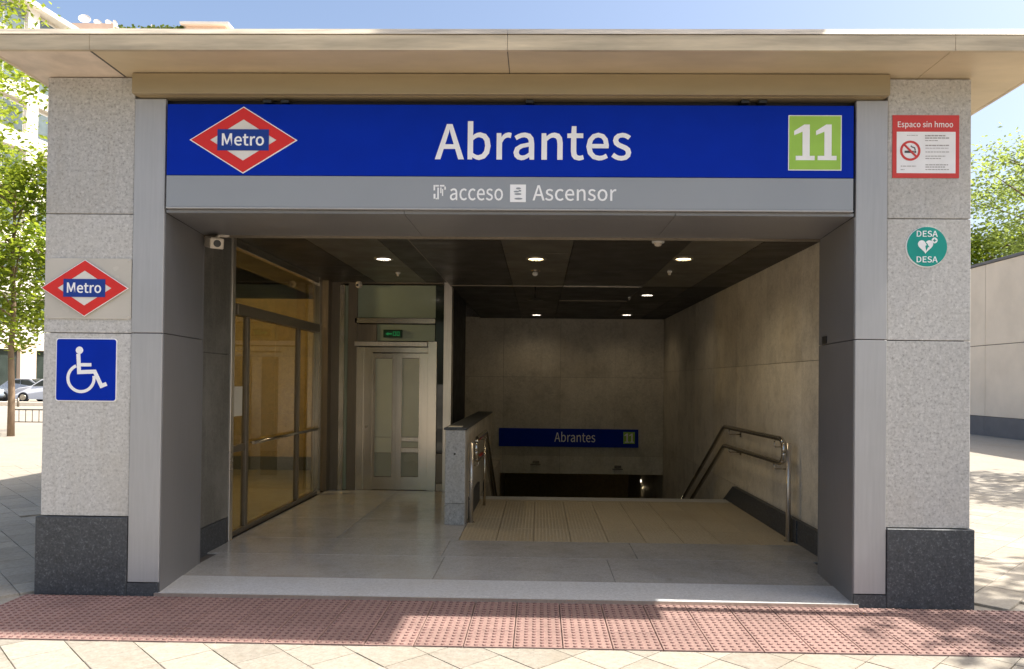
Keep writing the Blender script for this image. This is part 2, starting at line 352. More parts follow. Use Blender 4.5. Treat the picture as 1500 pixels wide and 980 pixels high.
M['shop'] = paint('shop_glass', (.035, .045, .04), .1, 0, .4, .5)
M['bark'] = paint('bark', (.20, .14, .09), .9, 0, .3, 9, .6, stretch=(1, 1, .3))
M['carpaint_white'] = paint('car_white', (.72, .72, .73), .2, 0, .02, 1, coat=.6)
M['carpaint_grey'] = paint('car_grey', (.28, .29, .31), .25, .4, .02, 1, coat=.6)
M['carpaint_blue'] = paint('car_blue', (.50, .58, .66), .25, .3, .02, 1, coat=.6)
M['tyre'] = paint('tyre', (.02, .02, .02), .85)
M['tail'] = flat('tail_lamp', (.35, .02, .015), .2)
M['red_tape'] = flat('red_tape', (.40, .03, .02), .4)
M['paper'] = flat('paper', (.6, .57, .48), .7)
def leafmat(name, c, tc):
    mt, t, bs, N, L = new_mat(name); N.remove(bs); out = N['Material Output']
    oi = noise(t, 1.1, 3, .6); r1 = ramp(t, oi, [(.35, sc(c, .6)), (.68, sc(c, 1.45))]); r2 = ramp(t, oi, [(.35, sc(tc, .7)), (.68, sc(tc, 1.2))])
    d = N.new('ShaderNodeBsdfPrincipled'); L.new(r1, d.inputs['Base Color']); d.inputs['Roughness'].default_value = .5; d.inputs['Specular IOR Level'].default_value = .3
    tl = N.new('ShaderNodeBsdfTranslucent'); L.new(r2, tl.inputs[0])
    mx = N.new('ShaderNodeMixShader'); mx.inputs[0].default_value = .5; L.new(d.outputs[0], mx.inputs[1]); L.new(tl.outputs[0], mx.inputs[2]); L.new(mx.outputs[0], out.inputs[0]); return mt
M['leaf'] = leafmat('leaf_plane', (.10, .155, .02), (.46, .54, .05))
M['leaf3'] = leafmat('leaf_green', (.13, .18, .05), (.50, .60, .14))
M['leaf2'] = leafmat('leaf_dark', (.075, .115, .025), (.28, .36, .05))

# ------------------------------------------------------------------ ground, paving
bm = bmesh.new(); ga = [bm.verts.new(p) for p in ((-400, -300, -.02), (400, -300, -.02), (400, 500, -.02), (-400, 500, -.02))]
# hole for the stairwell and its passage
hx0, hx1, hy0, hy1 = -1.9, 3.0, 4.5, 17.5
hb = [bm.verts.new(p) for p in ((hx0, hy0, -.02), (hx1, hy0, -.02), (hx1, hy1, -.02), (hx0, hy1, -.02))]
for i in range(4): bm.faces.new((ga[i], ga[(i+1) % 4], hb[(i+1) % 4], hb[i]))
bmesh.ops.recalc_face_normals(bm, faces=bm.faces)
ground = struct(obj('ground', bm, M['cream'], origin=(0, 0, -.02)))
pavement = struct(obj('pavement', B(-24, 24, -9, -.94, -.018, -.012), M['bedding'], origin=(0, 0, -.018)))
S = .30; G = .005
def inside_building(x, y): return (-3.72 < x < 3.13 and y > -.02 and y < 10.6) or (-5.9 < x < -3 and 2.9 < y < 8)
c45 = math.cos(PI/4)
slabs = []
for i in range(-60, 61):
    for j in range(-60, 61):
        x = (i*S - j*S)*c45; y = (i*S + j*S)*c45 - 1.05
        if y > -.94: 
            if not ((x < -3.75 and x > -10.5) or (3.35 < x < 10)) or y > 8: continue
            if inside_building(x, y) or (-4.0 < x and y < .2): 
                continue
        elif y < -3.2 or abs(x) > 6: continue
        slabs.append((x, y))
def in_view(x, y):
    d = y+DIST
    if d < 3.9: return False
    px = 789+x/d*F; return -60 < px < 1560
vis = sorted([s for s in slabs if in_view(*s)], key=lambda s: s[0]**2+(s[1]+DIST)**2)
near, far = vis[:296], vis[296:]+[s for s in slabs if not in_view(*s)]
sm = bmesh.new(); box(sm, -S/2+G/2, S/2-G/2, -S/2+G/2, S/2-G/2, -.03, 0, .003)
slab_me = bpy.data.meshes.new('paving_slab'); sm.to_mesh(slab_me); sm.free(); slab_me.materials.append(M['cream'])
def clipped(x, y):                                            # slabs cut along the edge of the red tiles
    h = S/2-G/2
    q = [(x+(a*h-b*h)*c45, y+(a*h+b*h)*c45) for a, b in ((-1, -1), (1, -1), (1, 1), (-1, 1))]
    out = []; lim = -.944
    for i in range(4):
        p, r_ = q[i], q[(i+1) % 4]
        if p[1] <= lim: out.append(p)
        if (p[1] <= lim) != (r_[1] <= lim):
            t = (lim-p[1])/(r_[1]-p[1]); out.append((p[0]+(r_[0]-p[0])*t, lim))
    return out
hd = S*c45
cut = [(( i*S-j*S)*c45, (i*S+j*S)*c45-1.05) for i in range(-60, 61) for j in range(-60, 61)]
cut = [c for c in cut if abs(c[1]+.944) < hd-.004 and -3.9 < c[0] < 6.2]
near = [n_ for n_ in near if not (abs(n_[1]+.944) < hd-.004 and -3.9 < n_[0] < 6.2)]; far = [n_ for n_ in far if not (abs(n_[1]+.944) < hd-.004 and -3.9 < n_[0] < 6.2)]
far += near[296-len(cut):]; near = near[:296-len(cut)]
for x, y in cut:
    q = clipped(x, y)
    if len(q) > 2: obj('paving_slab', prism_z(q, -.012, random.uniform(-.0015, .0015)), M['cream'], pavement)
for x, y in near:
    o = bpy.data.objects.new('paving_slab', slab_me); COL.objects.link(o); o.parent = pavement
    o.location = (x, y, .018+random.uniform(-.0015, .0015)); o.rotation_euler = (random.uniform(-.003, .003), random.uniform(-.003, .003), PI/4)
fm = bmesh.new()
for x, y in far:
    h = S/2-G/2; zz = random.uniform(-.0015, .0015)
    q = [(x+(a*h-b*h)*c45, y+(a*h+b*h)*c45) for a, b in ((-1, -1), (1, -1), (1, 1), (-1, 1))]
    prism_z(q, -.014, zz, fm)
tag(obj('paving_slab_field', fm, M['cream'], pavement, origin=(0, 0, -.018)), kind='stuff')

# red tactile band: 3 rows of 30 cm tiles, each with 6 x 6 domes
TS = .30
band = struct(obj('tactile_path', B(-3.74, 7.7, -.938, -.032, -.016, -.008), M['bedding'], origin=(0, 0, -.016)))
tm = bmesh.new(); h = TS/2-.003; box(tm, -h, h, -h, h, -.02, 0, .002)
for a in range(6):
    for b in range(6):
        cx, cy = (a-2.5)*.05, (b-2.5)*.05
        r1, r2, n = .0145, .009, 8
        lo = [tm.verts.new((cx+r1*math.cos(2*PI*k/n), cy+r1*math.sin(2*PI*k/n), -.0005)) for k in range(n)]
        hi = [tm.verts.new((cx+r2*math.cos(2*PI*k/n), cy+r2*math.sin(2*PI*k/n), .0065)) for k in range(n)]
        for k in range(n):
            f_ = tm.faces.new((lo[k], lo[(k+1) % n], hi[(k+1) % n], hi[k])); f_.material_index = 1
        tm.faces.new(hi)
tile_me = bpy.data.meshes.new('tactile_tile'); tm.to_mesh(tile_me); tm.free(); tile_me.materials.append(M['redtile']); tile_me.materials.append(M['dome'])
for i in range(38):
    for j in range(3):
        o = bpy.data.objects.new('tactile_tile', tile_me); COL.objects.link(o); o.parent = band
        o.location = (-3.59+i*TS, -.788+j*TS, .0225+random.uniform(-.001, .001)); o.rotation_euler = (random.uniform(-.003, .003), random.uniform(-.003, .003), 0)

# ------------------------------------------------------------------ the entrance building
bld = thing('station_entrance_building', 'granite and metal metro entrance building with a wide flat overhanging roof', 'building', (0, 0, 0))
def part(name, bm, mt, parent=None, **k): return obj(name, bm, mt, parent or bld, **k)
# floor of the hall
FX0, FX1 = -2.90, 2.62
flr = part('floor', prism_z([(-3.6, .02), (2.70, .02), (2.70, 4.42), (-5.5, 4.42), (-5.5, 3.2), (-4.5, 3.15), (-4.5, 1.7), (-3.6, 1.6)], -.015, .008), M['joint'])
part('floor_extension', B(-5.5, -1.0, 4.42, 7.6, -.015, .008), M['joint'])
TOP = .024
def slab_row(xs, y0, y1, mt, g=.0016, nm='floor_slab', zt=TOP):
    for a, b in zip(xs[:-1], xs[1:]):
        o = obj(nm, B(a+g, b-g, y0+g, y1-g, .009, zt+random.uniform(-.0006, .0006), .002), mt, flr)
# threshold: bright granite step
thr = part('threshold', prism_z([(-2.79, -.03), (2.30, -.03), (2.36, .46), (-2.84, .46)], -.01, .028), M['step'])
obj('metal_edge', B(-2.79, 2.30, -.042, -.031, -.01, .030), M['steel_pale'], thr)
slab_row([-2.88, -.83, .62, 2.45], .463, 1.25, M['floor'])
slab_row([-3.0, -.86, .9, 2.62], 1.25, 1.93, M['floor'])
slab_row([-3.0, -2.0, -.78], 1.93, 3.0, M['floor'])
slab_row([-3.0, -2.0, -1.03], 3.0, 4.1, M['floor'])
slab_row([-3.0, -2.0, -1.03], 4.1, 5.16, M['floor'])
slab_row([-5.5, -4.3, -3.1], 3.3, 5.2, M['floor'])
slab_row([-4.5, -3.1], 1.8, 3.3, M['floor'])
slab_row([-5.5, -4.3, -3.1], 5.2, 7.4, M['floor'])
slab_row([2.56, 2.62], 1.93, 4.42, M['floor'])
# beige button tiles before the stairs
bt = bmesh.new(); bs_ = .373; hh = .3711/2-.002; box(bt, -hh, hh, -.31+.0025, .31-.0025, -.015, 0, .002)
for a in range(10):
    for b in range(16):
        cx, cy, r_ = (a-4.5)*.0365, (b-7.5)*.0375, .008
        v = [bt.verts.new((cx+p*r_, cy+q*r_, -.0005)) for p, q in ((-1, -1), (1, -1), (1, 1), (-1, 1))]
        u = [bt.verts.new((cx+p*r_*.6, cy+q*r_*.6, .0022)) for p, q in ((-1, -1), (1, -1), (1, 1), (-1, 1))]
        for k in range(4): bt.faces.new((v[k], v[(k+1) % 4], u[(k+1) % 4], u[k]))
        bt.faces.new(u)
bt_me = bpy.data.meshes.new('button_tile'); bt.to_mesh(bt_me); bt.free(); bt_me.materials.append(M['tactile_in'])
for i in range(9):
    for j in range(4):
        o = bpy.data.objects.new('button_tile', bt_me); COL.objects.link(o); o.parent = flr
        o.location = Vector((-.78+.1856+i*.3711, 1.93+.31+j*.6225, TOP)) - wloc(flr)

# piers with granite cladding, dark plinth stones
def pier(x0, x1, joints, label, pl0, pl1):
    p = part('pier', B(x0+.03, x1-.03, .03, 1.0, 0, 3.82), M['joint'])
    zs = joints
    for a, b in zip(zs[:-1], zs[1:]):
        obj('granite_panel', B(x0, x1, 0, 1.02, a+.003, b-.003, .003), M['granite'], p)
    obj('plinth_stone', B(pl0, pl1, -.022, 1.04, 0, .572, .004), M['plinth'], p)
    return p
pl = pier(-3.665, -3.009, [.575, 1.925, 2.807, 3.823], '', -3.69, -3.009)
pr = pier(2.508, 3.104, [.575, 1.925, 2.807, 3.823], '', 2.508, 3.128)
obj('plinth_stone', prism_z([(-3.006, -.018), (-2.772, -.018), (-2.772, -.001), (-2.805, .0), (-2.86, .5), (-3.006, .5)], 0, .094), M['plinth'], pl)
obj('plinth_stone', prism_z([(2.275, -.018), (2.505, -.018), (2.505, .5), (2.345, .5), (2.31, .0), (2.275, -.001)], 0, .094), M['plinth'], pr)
# aluminium portal frame: face panels and splayed reveals
def portal(x0, x1, xi0, xi1):
    o_ = math.copysign(.03, xi0); xb = x0 if xi0 < 0 else x1
    fr = part('portal_post', prism_z([(xb-o_*.4, .005), (xi0+o_, .005), (xi1+o_, .83), (xb-o_*.4, .83)], .10, 3.66), M['black'])
    for a, b in ((.100, 1.925), (1.931, 3.66)):
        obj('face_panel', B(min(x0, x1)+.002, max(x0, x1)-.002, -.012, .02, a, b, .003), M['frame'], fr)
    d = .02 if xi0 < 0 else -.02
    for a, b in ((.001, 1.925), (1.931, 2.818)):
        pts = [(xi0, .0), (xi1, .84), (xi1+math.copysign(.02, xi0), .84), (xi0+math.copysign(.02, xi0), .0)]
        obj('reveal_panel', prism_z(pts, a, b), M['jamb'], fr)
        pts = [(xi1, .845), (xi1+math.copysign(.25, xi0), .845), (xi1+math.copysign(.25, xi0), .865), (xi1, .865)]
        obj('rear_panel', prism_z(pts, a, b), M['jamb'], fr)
    return fr
portal(-3.006, -2.772, -2.768, -2.87)
portal(2.275, 2.505, 2.271, 2.345)
# lintel behind the sign and its underside panels
lin = part('lintel', B(-3.0, 2.50, .06, .86, 2.845, 3.80), M['black'])
for a, b in zip([-2.765, -1.0, .98, 2.268][:-1], [-2.765, -1.0, .98, 2.268][1:]):
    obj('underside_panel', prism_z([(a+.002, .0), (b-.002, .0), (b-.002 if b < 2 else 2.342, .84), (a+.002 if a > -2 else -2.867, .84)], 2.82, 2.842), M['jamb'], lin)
obj('rear_trim', B(-2.87, 2.342, .842, .858, 2.80, 2.95), M['bronze'], lin)
# tan beam
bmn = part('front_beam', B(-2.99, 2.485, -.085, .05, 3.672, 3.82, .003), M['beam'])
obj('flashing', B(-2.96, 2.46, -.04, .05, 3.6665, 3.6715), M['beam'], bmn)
# roof
RX0, RX1, RY = -3.80, 3.535, -.45
roof = part('roof', prism_z([(RX0+.03, RY+.03), (RX1-.03, RY+.03), (RX1-.03, 10.9), (RX0+.03, 10.9)], 3.842, 3.935), M['lip'])
wing_roof = part('wing_roof', prism_z([(-4.55, 1.85), (-3.8, 1.85), (-3.8, 8.2), (-5.5, 8.2), (-5.5, 3.25), (-4.55, 3.25)], 3.0, 3.90), M['lip'])
# soffit panels along the front and sides, open joints between
sx = [RX0, -3.085, -.235, 2.72, RX1]
for k, (a, b) in enumerate(zip(sx[:-1], sx[1:])):
    obj('soffit_panel', B(max(a+.002, RX0+.0295), min(b-.002, RX1-.0295), RY+.0295, .7, 3.827, 3.841, .001), M['soffit_pale'] if k == 0 else M['soffit'], roof)
for a, b in ((-3.8, -3.665), (3.104, 3.535)):
    a, b = max(a, RX0+.029), min(b, RX1-.029)
    obj('soffit_panel', B(a+.002, b-.002, .704, 3.0, 3.827, 3.841, .001), M['soffit'], roof)
    obj('soffit_panel', B(a+.002, b-.002, 3.004, 10.88, 3.827, 3.841, .001), M['soffit'], roof)
obj('soffit_joint', B(-3.0925, -3.0775, RY+.03, .0, 3.8255, 3.828), M['joint'], roof)
obj('soffit_joint', B(-.2375, -.2325, RY+.03, .0, 3.8258, 3.828), M['joint'], roof)
fx = [RX0, -3.08, -.235, 2.74, RX1]
for a, b in zip(fx[:-1], fx[1:]):
    # fascia profile: vertical face, then a sloping top lip
    obj('fascia_panel', prism_x([(RY, 3.826), (RY-.004, 3.925), (RY+.012, 3.942), (RY+.028, 3.942), (RY+.028, 3.826)], a+.0015, b-.0015), M['fascia'], roof)
    obj('edge_capping', prism_x([(RY-.008, 3.932), (RY+.032, 3.984), (RY+.24, 3.996), (RY+.24, 3.943), (RY+.012, 3.943)], a+.001, b-.001), M['lip'], roof)
for s, xx in ((-1, RX0), (1, RX1)):
    obj('side_fascia', B(min(xx, xx-s*.028), max(xx, xx-s*.028), RY+.03, 10.9, 3.826, 3.94), M['fascia'], roof)
# outer walls
part('outer_wall', B(2.74, 3.08, 1.045, 10.6, -.02, 3.82), M['granite'])
part('outer_wall', prism_z([(-3.63, 1.045), (-3.12, 1.045), (-3.12, 1.74), (-4.5, 1.74), (-4.5, 1.6), (-3.63, 1.6)], -.02, 3.82), M['granite'])
part('outer_wall', prism_z([(-4.64, 1.6), (-4.50, 1.6), (-4.50, 3.1), (-4.64, 3.1)], -.02, 3.82), M['granite'])
part('outer_wall', prism_z([(-5.6, 3.1), (-4.50, 3.1), (-4.5, 3.2), (-5.5, 3.2), (-5.5, 8.1), (-5.6, 8.1)], -.02, 3.82), M['granite'])
part('outer_wall', B(-5.6, 2.74, 10.45, 10.8, -.35, 3.82), M['granite'])
part('outer_wall', B(-5.6, -3.1, 7.8, 8.1, -.02, 3.82), M['granite'])
part('outer_wall', B(-3.3, -3.14, 7.55, 10.45, -.02, 3.82), M['granite'])
# inner cladding of the right wall: big slabs with open joints
IW = 2.62
rw = part('inner_wall', B(IW+.03, 2.735, .87, 10.2, -3.5, 2.97), M['joint'])
ys = [.87, 2.05, 3.2, 4.45, 5.8, 7.1, 8.5, 10.2]; zz = [-3.4, -2.2, -1.0, .26, 1.83, 2.965]
for a, b in zip(ys[:-1], ys[1:]):
    for c, d in zip(zz[:-1], zz[1:]):
        if d <= .3 and a < 4.4:
            if d < 0: continue
        obj('wall_slab', B(IW+random.uniform(-.001, .001), IW+.03, a+.002, b-.002, c+.002, d-.002, .0015), M['granite_in'], rw)
# skirting: flat along the hall, then sloping with the stairs
SK = [(.87, 0), (.87, .27), (4.5, .27), (10.2, -2.58), (10.2, -2.9), (4.5, -.05)]
obj('skirting', prism_x([(.90, .0), (.90, .25), (2.0, .25), (2.0, 0)], IW-.05, IW-.002), M['plinth'], rw)
obj('skirting', prism_x([(2.005, .0), (2.005, .25), (4.42, .25), (10.2, -2.64), (10.2, -2.95), (4.42, -.04)], IW-.06, IW-.002), M['plinth'], rw)
# left near wall and its skirting
lw = part('inner_wall', B(-3.10, -3.03, .87, 1.74, 0, 3.0), M['joint'])
for c, d in ((0.26, 1.83), (1.83, 3.0)):
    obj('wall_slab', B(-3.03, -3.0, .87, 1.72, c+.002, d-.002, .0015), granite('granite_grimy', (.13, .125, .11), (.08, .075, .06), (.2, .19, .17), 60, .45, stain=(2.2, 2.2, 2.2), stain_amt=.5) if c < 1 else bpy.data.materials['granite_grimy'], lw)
obj('skirting', B(-3.03, -2.98, .87, 1.66, 0, .26, .002), M['plinth'], lw)
# back wall over the stairs
BY = 10.2
bw = part('back_wall', B(-1.95, IW+.1, BY+.03, BY+.24, -.33, 2.97), M['joint'])
xs = [-1.95, -.75, .45, 1.6, 2.62]; zb = [-.33, .05, 1.70, 2.965]
for a, b in zip(xs[:-1], xs[1:]):
    for c, d in zip(zb[:-1], zb[1:]):
        obj('wall_slab', B(a+.002, b-.002, BY+random.uniform(-.001, .001), BY+.03, c+.002, d-.002, .0015), M['granite_in'], bw)
# wall closing the stairwell on the left
swl = part('stairwell_wall', B(-1.92, -1.62, 7.2, BY, -3.5, 2.97), M['joint'])
for a, b in ((7.2, 8.7), (8.7, 10.2)):
    for c, d in zip(zz[:-1], zz[1:]): obj('wall_slab', B(-1.62, -1.59, a+.002, b-.002, c+.002, d-.002, .0015), M['granite_in'], swl)
part('stairwell_side', B(-1.02, -.80, 4.46, BY, -3.5, -.02), M['granite_in'])
part('landing', B(-1.62, -1.02, 5.3, BY, -.1, 0), M['floor'])
# passage below
part('passage_floor', B(-1.0, 2.7, 9.8, 17, -3.5, -3.2), M['floor'])
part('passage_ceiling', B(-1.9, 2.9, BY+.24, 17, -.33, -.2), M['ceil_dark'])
part('passage_end', B(-1.9, 2.9, 16.2, 16.5, -3.4, -.33), M['yellow_wall'])
part('passage_side', B(-1.05, -.95, BY, 16.2, -3.4, -.33), M['granite_in'])
part('passage_side', B(2.62, 2.75, BY, 16.2, -3.4, -.33), M['granite_in'])
# stairs down
st = thing('staircase', 'granite staircase going down towards the dark passage beneath the small blue sign', 'staircase', (.9, 4.45, 0))
for k in range(18):
    z = -.16*k; y = 4.42+.32*k
    obj('step', B(-.8, IW-.061, y, y+.34, z-.35, z-.0 if k else TOP, .004), M['step'] if k == 0 else M['floor'], st)
    if k < 1: obj('nosing', B(-.8, IW-.061, y-.001, y+.045, TOP+.001, TOP+.004), M['tactile_in'], st)

# ceilings
cl = part('ceiling', B(-3.1, -1.25, .86, 5.3, 3.03, 3.08), M['black'])
c2 = part('ceiling', B(-1.25, 2.75, .86, BY+.03, 2.965, 3.02), M['black'])
part('ceiling', prism_z([(-4.52, 1.7), (-3.1, 1.7), (-3.1, 7.9), (-5.52, 7.9), (-5.52, 3.15), (-4.52, 3.15)], 3.0, 3.06), M['ceil'])
def slatted(x0, x1, y0, y1, z, mt, parent):
    bm = bmesh.new(); y = y0+.004
    box(bm, x0+.004, x1-.004, y0+.004, y1-.004, z+.017, z+.03, mi=1)
    while y < y1-.02:
        box(bm, x0+.004, x1-.004, y, min(y+.048, y1-.004), z, z+.018); y += .068
    return obj('ceiling_panel', bm, (mt, M['black']), parent)
def plain(x0, x1, y0, y1, z, mt, parent): return obj('ceiling_panel', B(x0+.004, x1-.004, y0+.004, y1-.004, z, z+.025, .002), mt, parent)
ZL, ZR = 3.0, 2.935
for y0, y1 in ((.87, 2.3), (2.3, 3.7), (3.7, 5.16)):
    slatted(-3.06, -2.35, y0, y1, ZL, M['ceil'], cl)
    plain(-2.35, -1.62, y0, y1, ZL, M['ceil_plain'], cl)
    slatted(-1.62, -1.25, y0, y1, ZL, M['ceil'], cl)
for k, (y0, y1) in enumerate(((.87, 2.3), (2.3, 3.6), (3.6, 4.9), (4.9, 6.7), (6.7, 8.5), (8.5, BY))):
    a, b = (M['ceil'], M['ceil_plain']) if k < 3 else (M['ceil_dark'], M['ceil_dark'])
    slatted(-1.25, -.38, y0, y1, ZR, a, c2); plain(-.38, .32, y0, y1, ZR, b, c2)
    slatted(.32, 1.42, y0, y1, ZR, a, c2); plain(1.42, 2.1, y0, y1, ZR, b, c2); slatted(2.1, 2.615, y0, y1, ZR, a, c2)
obj('ceiling_trim', B(-1.25, .3, 4.885, 4.915, ZR-.01, ZR+.02), M['bronze'], c2)
obj('ceiling_trim', B(.32, 1.42, 4.885, 4.915, ZR-.012, ZR+.02), M['steel'], c2)
obj('ceiling_trim', B(.32, 1.42, 6.69, 6.71, ZR-.01, ZR+.02), M['bronze'], c2)
obj('ceiling_edge', B(-1.262, -1.25, .87, 5.2, ZR, 3.03), M['bronze'], c2)

# ------------------------------------------------------------------ room behind the glass
rm = part('side_room', B(-5.5, -3.12, 7.42, 7.5, 0, 3.0), M['joint'])
for c, d in ((.25, 1.0), (1.0, 2.0), (2.0, 3.0)):
    for a, b in ((-5.5, -4.6), (-4.6, -3.7), (-3.7, -3.1)):
        obj('wall_slab', B(a+.002, b-.002, 7.39, 7.42, c+.002, d-.002), M['yellow_wall'], rm)
obj('skirting', B(-5.5, -3.1, 7.36, 7.39, .01, .25), M['plinth'], rm)
obj('side_lining', B(-3.14, -3.10, 5.6, 7.4, 0, 3.0), M['yellow_wall'], rm)
obj('side_lining', B(-5.5, -5.47, 3.2, 7.4, 0, 3.0), M['yellow_wall'], rm)
rl = thing('added_room_lamp', 'unseen warm round lamp added on the ceiling to light the room behind the glass wall', 'lamp', (-5.0, 4.3, 3.0))
obj('lamp_disc', lathe(bmesh.new(), (-5.0, 4.3, 2.955), [(.10, 0), (.13, .01), (.13, .045)], 20), M['lamp'], rl)
def lamp(x, y, z, power, parent, c=(1, .78, .48), r=.06, spot=None):
    l = bpy.data.lights.new('bulb', 'SPOT' if spot else 'POINT'); l.energy = power; l.color = c; l.shadow_soft_size = r
    if spot: l.spot_size = R(spot); l.spot_blend = .7
    o = bpy.data.objects.new('bulb', l); COL.objects.link(o); o.parent = parent; o.location = Vector((x, y, z))-wloc(parent); return o
lamp(-5.0, 4.3, 2.7, 52, rl, (1, .76, .42))  # added out of sight to brighten the yellow wall behind the glass

# glazed screen on the left: posts, transom, panes, push bar
GX = -3.06
gs = thing('glass_screen', 'tall glazed screen with dark metal frame and push bar on the left of the hall', 'glass wall', (GX, 3.2, 0))
obj('post', B(GX-.03, GX+.075, 1.72, 1.80, .024, 3.0, .004), M['steel_pale'], gs)
obj('post', B(GX-.03, GX+.05, 4.66, 4.78, .024, 3.0, .004), M['steel'], gs)
obj('post', B(GX-.02, GX+.03, 1.82, 1.90, .024, 3.0, .003), M['bronze'], gs)
obj('top_rail', B(GX-.03, GX+.04, 1.80, 4.66, 2.91, 3.0, .003), M['steel'], gs)
obj('transom', B(GX-.05, GX+.06, 1.90, 4.66, 2.24, 2.35, .004), M['bronze'], gs)
obj('bottom_rail', B(GX-.03, GX+.03, 1.90, 4.66, .024, .075, .003), M['bronze'], gs)
for y in (2.22, 3.86): obj('mullion', B(GX-.02, GX+.03, y, y+.07, .075, 2.24, .003), M['bronze'], gs)
obj('mid_rail', B(GX-.015, GX+.02, 1.90, 2.22, .86, .93, .002), M['bronze'], gs)
for a, b in ((1.90, 2.22), (2.29, 3.86), (3.93, 4.66)): obj('pane', B(GX-.005, GX+.005, a, b, .075, 2.24), M['glass'], gs)
obj('pane', B(GX-.005, GX+.005, 1.90, 4.66, 2.35, 2.91), M['glass'], gs)
pb = obj('push_bar', T([(GX+.07, 2.32, .93), (GX+.07, 4.64, .93)], .018), M['steel'], gs)
for y in (2.4, 3.9, 4.6): obj('bracket', T([(GX+.0, y, .93), (GX+.07, y, .93)], .01, 8), M['steel'], pb)
tag(obj('notice', B(GX+.006, GX+.009, 1.94, 2.16, 1.22, 1.52), M['paper']), 'small pale paper notice stuck to the glass of the left screen', 'notice')

# ------------------------------------------------------------------ lift front at the end of the hall
LY = 5.2
lf = thing('lift_front', 'stainless steel lift entrance with frosted glass doors at the end of the hall', 'lift', (-2.1, LY, 0))
def LB(name, px0, px1, py0, py1, mt, y0=0, y1=.06, parent=None, bev=.002, z0=None):
    x0, zt = U(px0, py0, LY); x1, zb = U(px1, py1, LY)
    return obj(name, B(x0, x1, LY-y0, LY+y1, z0 if z0 is not None else zb, zt, bev), mt, parent or lf)
LB('side_cladding', 466, 484, 408, 719, M['bronze'], .22, .3, z0=.024)
LB('side_cladding', 486, 499, 408, 719, M['bronze'], .05, z0=.024)
LB('side_strip', 500, 503, 418, 719, M['steel'], .07, z0=.024)
LB('side_pane', 504, 511, 418, 719, M['frosted_green'], .0, z0=.024)
LB('frame_post', 512, 521, 412, 719, M['bronze'], .05, z0=.024)
LB('top_rail', 500, 652, 408, 417, M['bronze'], .06)
LB('transom_pane', 521, 638, 417.5, 466, M['frosted_green'], .0)
LB('transom', 521, 638, 466, 474.5, M['steel'], .05)
LB('fascia_panel', 521, 552, 475, 500, M['bronze'], .02)
LB('fascia_panel', 552.5, 637, 475, 500, M['frosted_green'], .0)
LB('door_header', 521, 627, 500.5, 508, M['steel_pale'], .07)
LB('frame_post', 521.5, 531, 508.5, 717, M['steel'], .04, z0=.024)
sp = LB('service_panel', 532, 544, 508.5, 717, M['steel'], .02, z0=.024)
x, z = U(537, 625, LY); obj('lock', lathe(bmesh.new(), (x, LY-.02, z), [(.012, 0), (.012, .02), (.004, .024)], 12, 'y'), M['bronze'], sp)
LB('frame_post', 627.5, 638, 500.5, 717, M['steel'], .04, z0=.024)
LB('door_lintel', 545, 627, 508.5, 517, M['steel'], .03)
def leaf(px0, px1, g0, g1):
    d = LB('door', px0, px1, 517.5, 716, M['bronze'], -.02, .05, z0=.026)
    LB('stile', px0+.6, g0, 517.5, 716, M['steel'], .01, .02, d, z0=.03); LB('stile', g1, px1-.6, 517.5, 716, M['steel'], .01, .02, d, z0=.03)
    LB('rail', g0+.05, g1-.05, 517.5, 525, M['steel'], .009, .02, d); LB('rail', g0+.05, g1-.05, 698, 716, M['steel'], .009, .02, d, z0=.03)
    LB('pane', g0+.05, g1-.05, 525.3, 640, M['frosted'], 0, .02, d, bev=0); 
    LB('pane', g0+.05, g1-.05, 663.5, 697.7, M['frosted_low'], 0, .02, d, bev=0)
    return d
d1 = leaf(545.3, 579.5, 548, 575); LB('pane', 548.2, 574.8, 640.3, 663, M['frosted'], 0, .02, d1, bev=0)
d2 = leaf(580.2, 627, 587, 614.5)
LB('cross_bar', 587.1, 614.4, 640.3, 647, M['steel_pale'], .008, .02, d2); LB('cross_bar', 587.1, 614.4, 656, 663, M['steel_pale'], .008, .02, d2); LB('pane', 587.1, 614.4, 647.3, 655.7, M['frosted'], 0, .02, d2, bev=0)
# narrow dark strip window between lift and stairs
LB('strip_window', 638.6, 651.4, 417.5, 664, M['glass_dark'], -.01)
LB('strip_panel', 638.6, 651.4, 664.5, 708, M['bronze'], 0)
LB('strip_sill', 638.6, 651.4, 708.5, 719, M['paper'], .03, z0=.024)
LB('corner_post', 652, 660, 408, 719, M['steel_pale'], .08, .12, z0=.024)
LB('lift_shaft', 500, 660, 405, 719, M['black'], -.13, 1.9, bev=0, z0=.0)
LB('upper_bulkhead', 440, 665, 380, 408, M['ceil_plain'], -.0, .2, bev=0)
x, z = U(576, 489, LY)
ex = thing('exit_sign', 'small dark green exit sign glowing above the lift door', 'sign', (x, LY-.02, z-.05))
obj('housing', B(x-.135, x+.135, LY-.045, LY-.005, z-.055, z+.055, .004), M['exit_dark'], ex)
obj('glow_plate', B(x-.125, x+.125, LY-.047, LY-.0455, z-.045, z+.045), M['exit_dark'], ex)
obj('pictogram', prism_y([(x-.10, z-.005), (x-.06, z-.032), (x-.06, z-.014), (x-.01, z-.014), (x-.01, z+.006), (x-.06, z+.006), (x-.06, z+.022)], LY-.050, LY-.0472), M['exit_green'], ex)
for k, (a, b) in enumerate(((.005, .05), (.06, .10))):
    obj('pictogram', ring_y([(x+a, z-.03), (x+b, z-.03), (x+b, z+.03), (x+a, z+.03)], [(x+a+.01, z-.02), (x+b-.01, z-.02), (x+b-.01, z+.02), (x+a+.01, z+.02)], LY-.050, LY-.0472), M['exit_green'], ex)

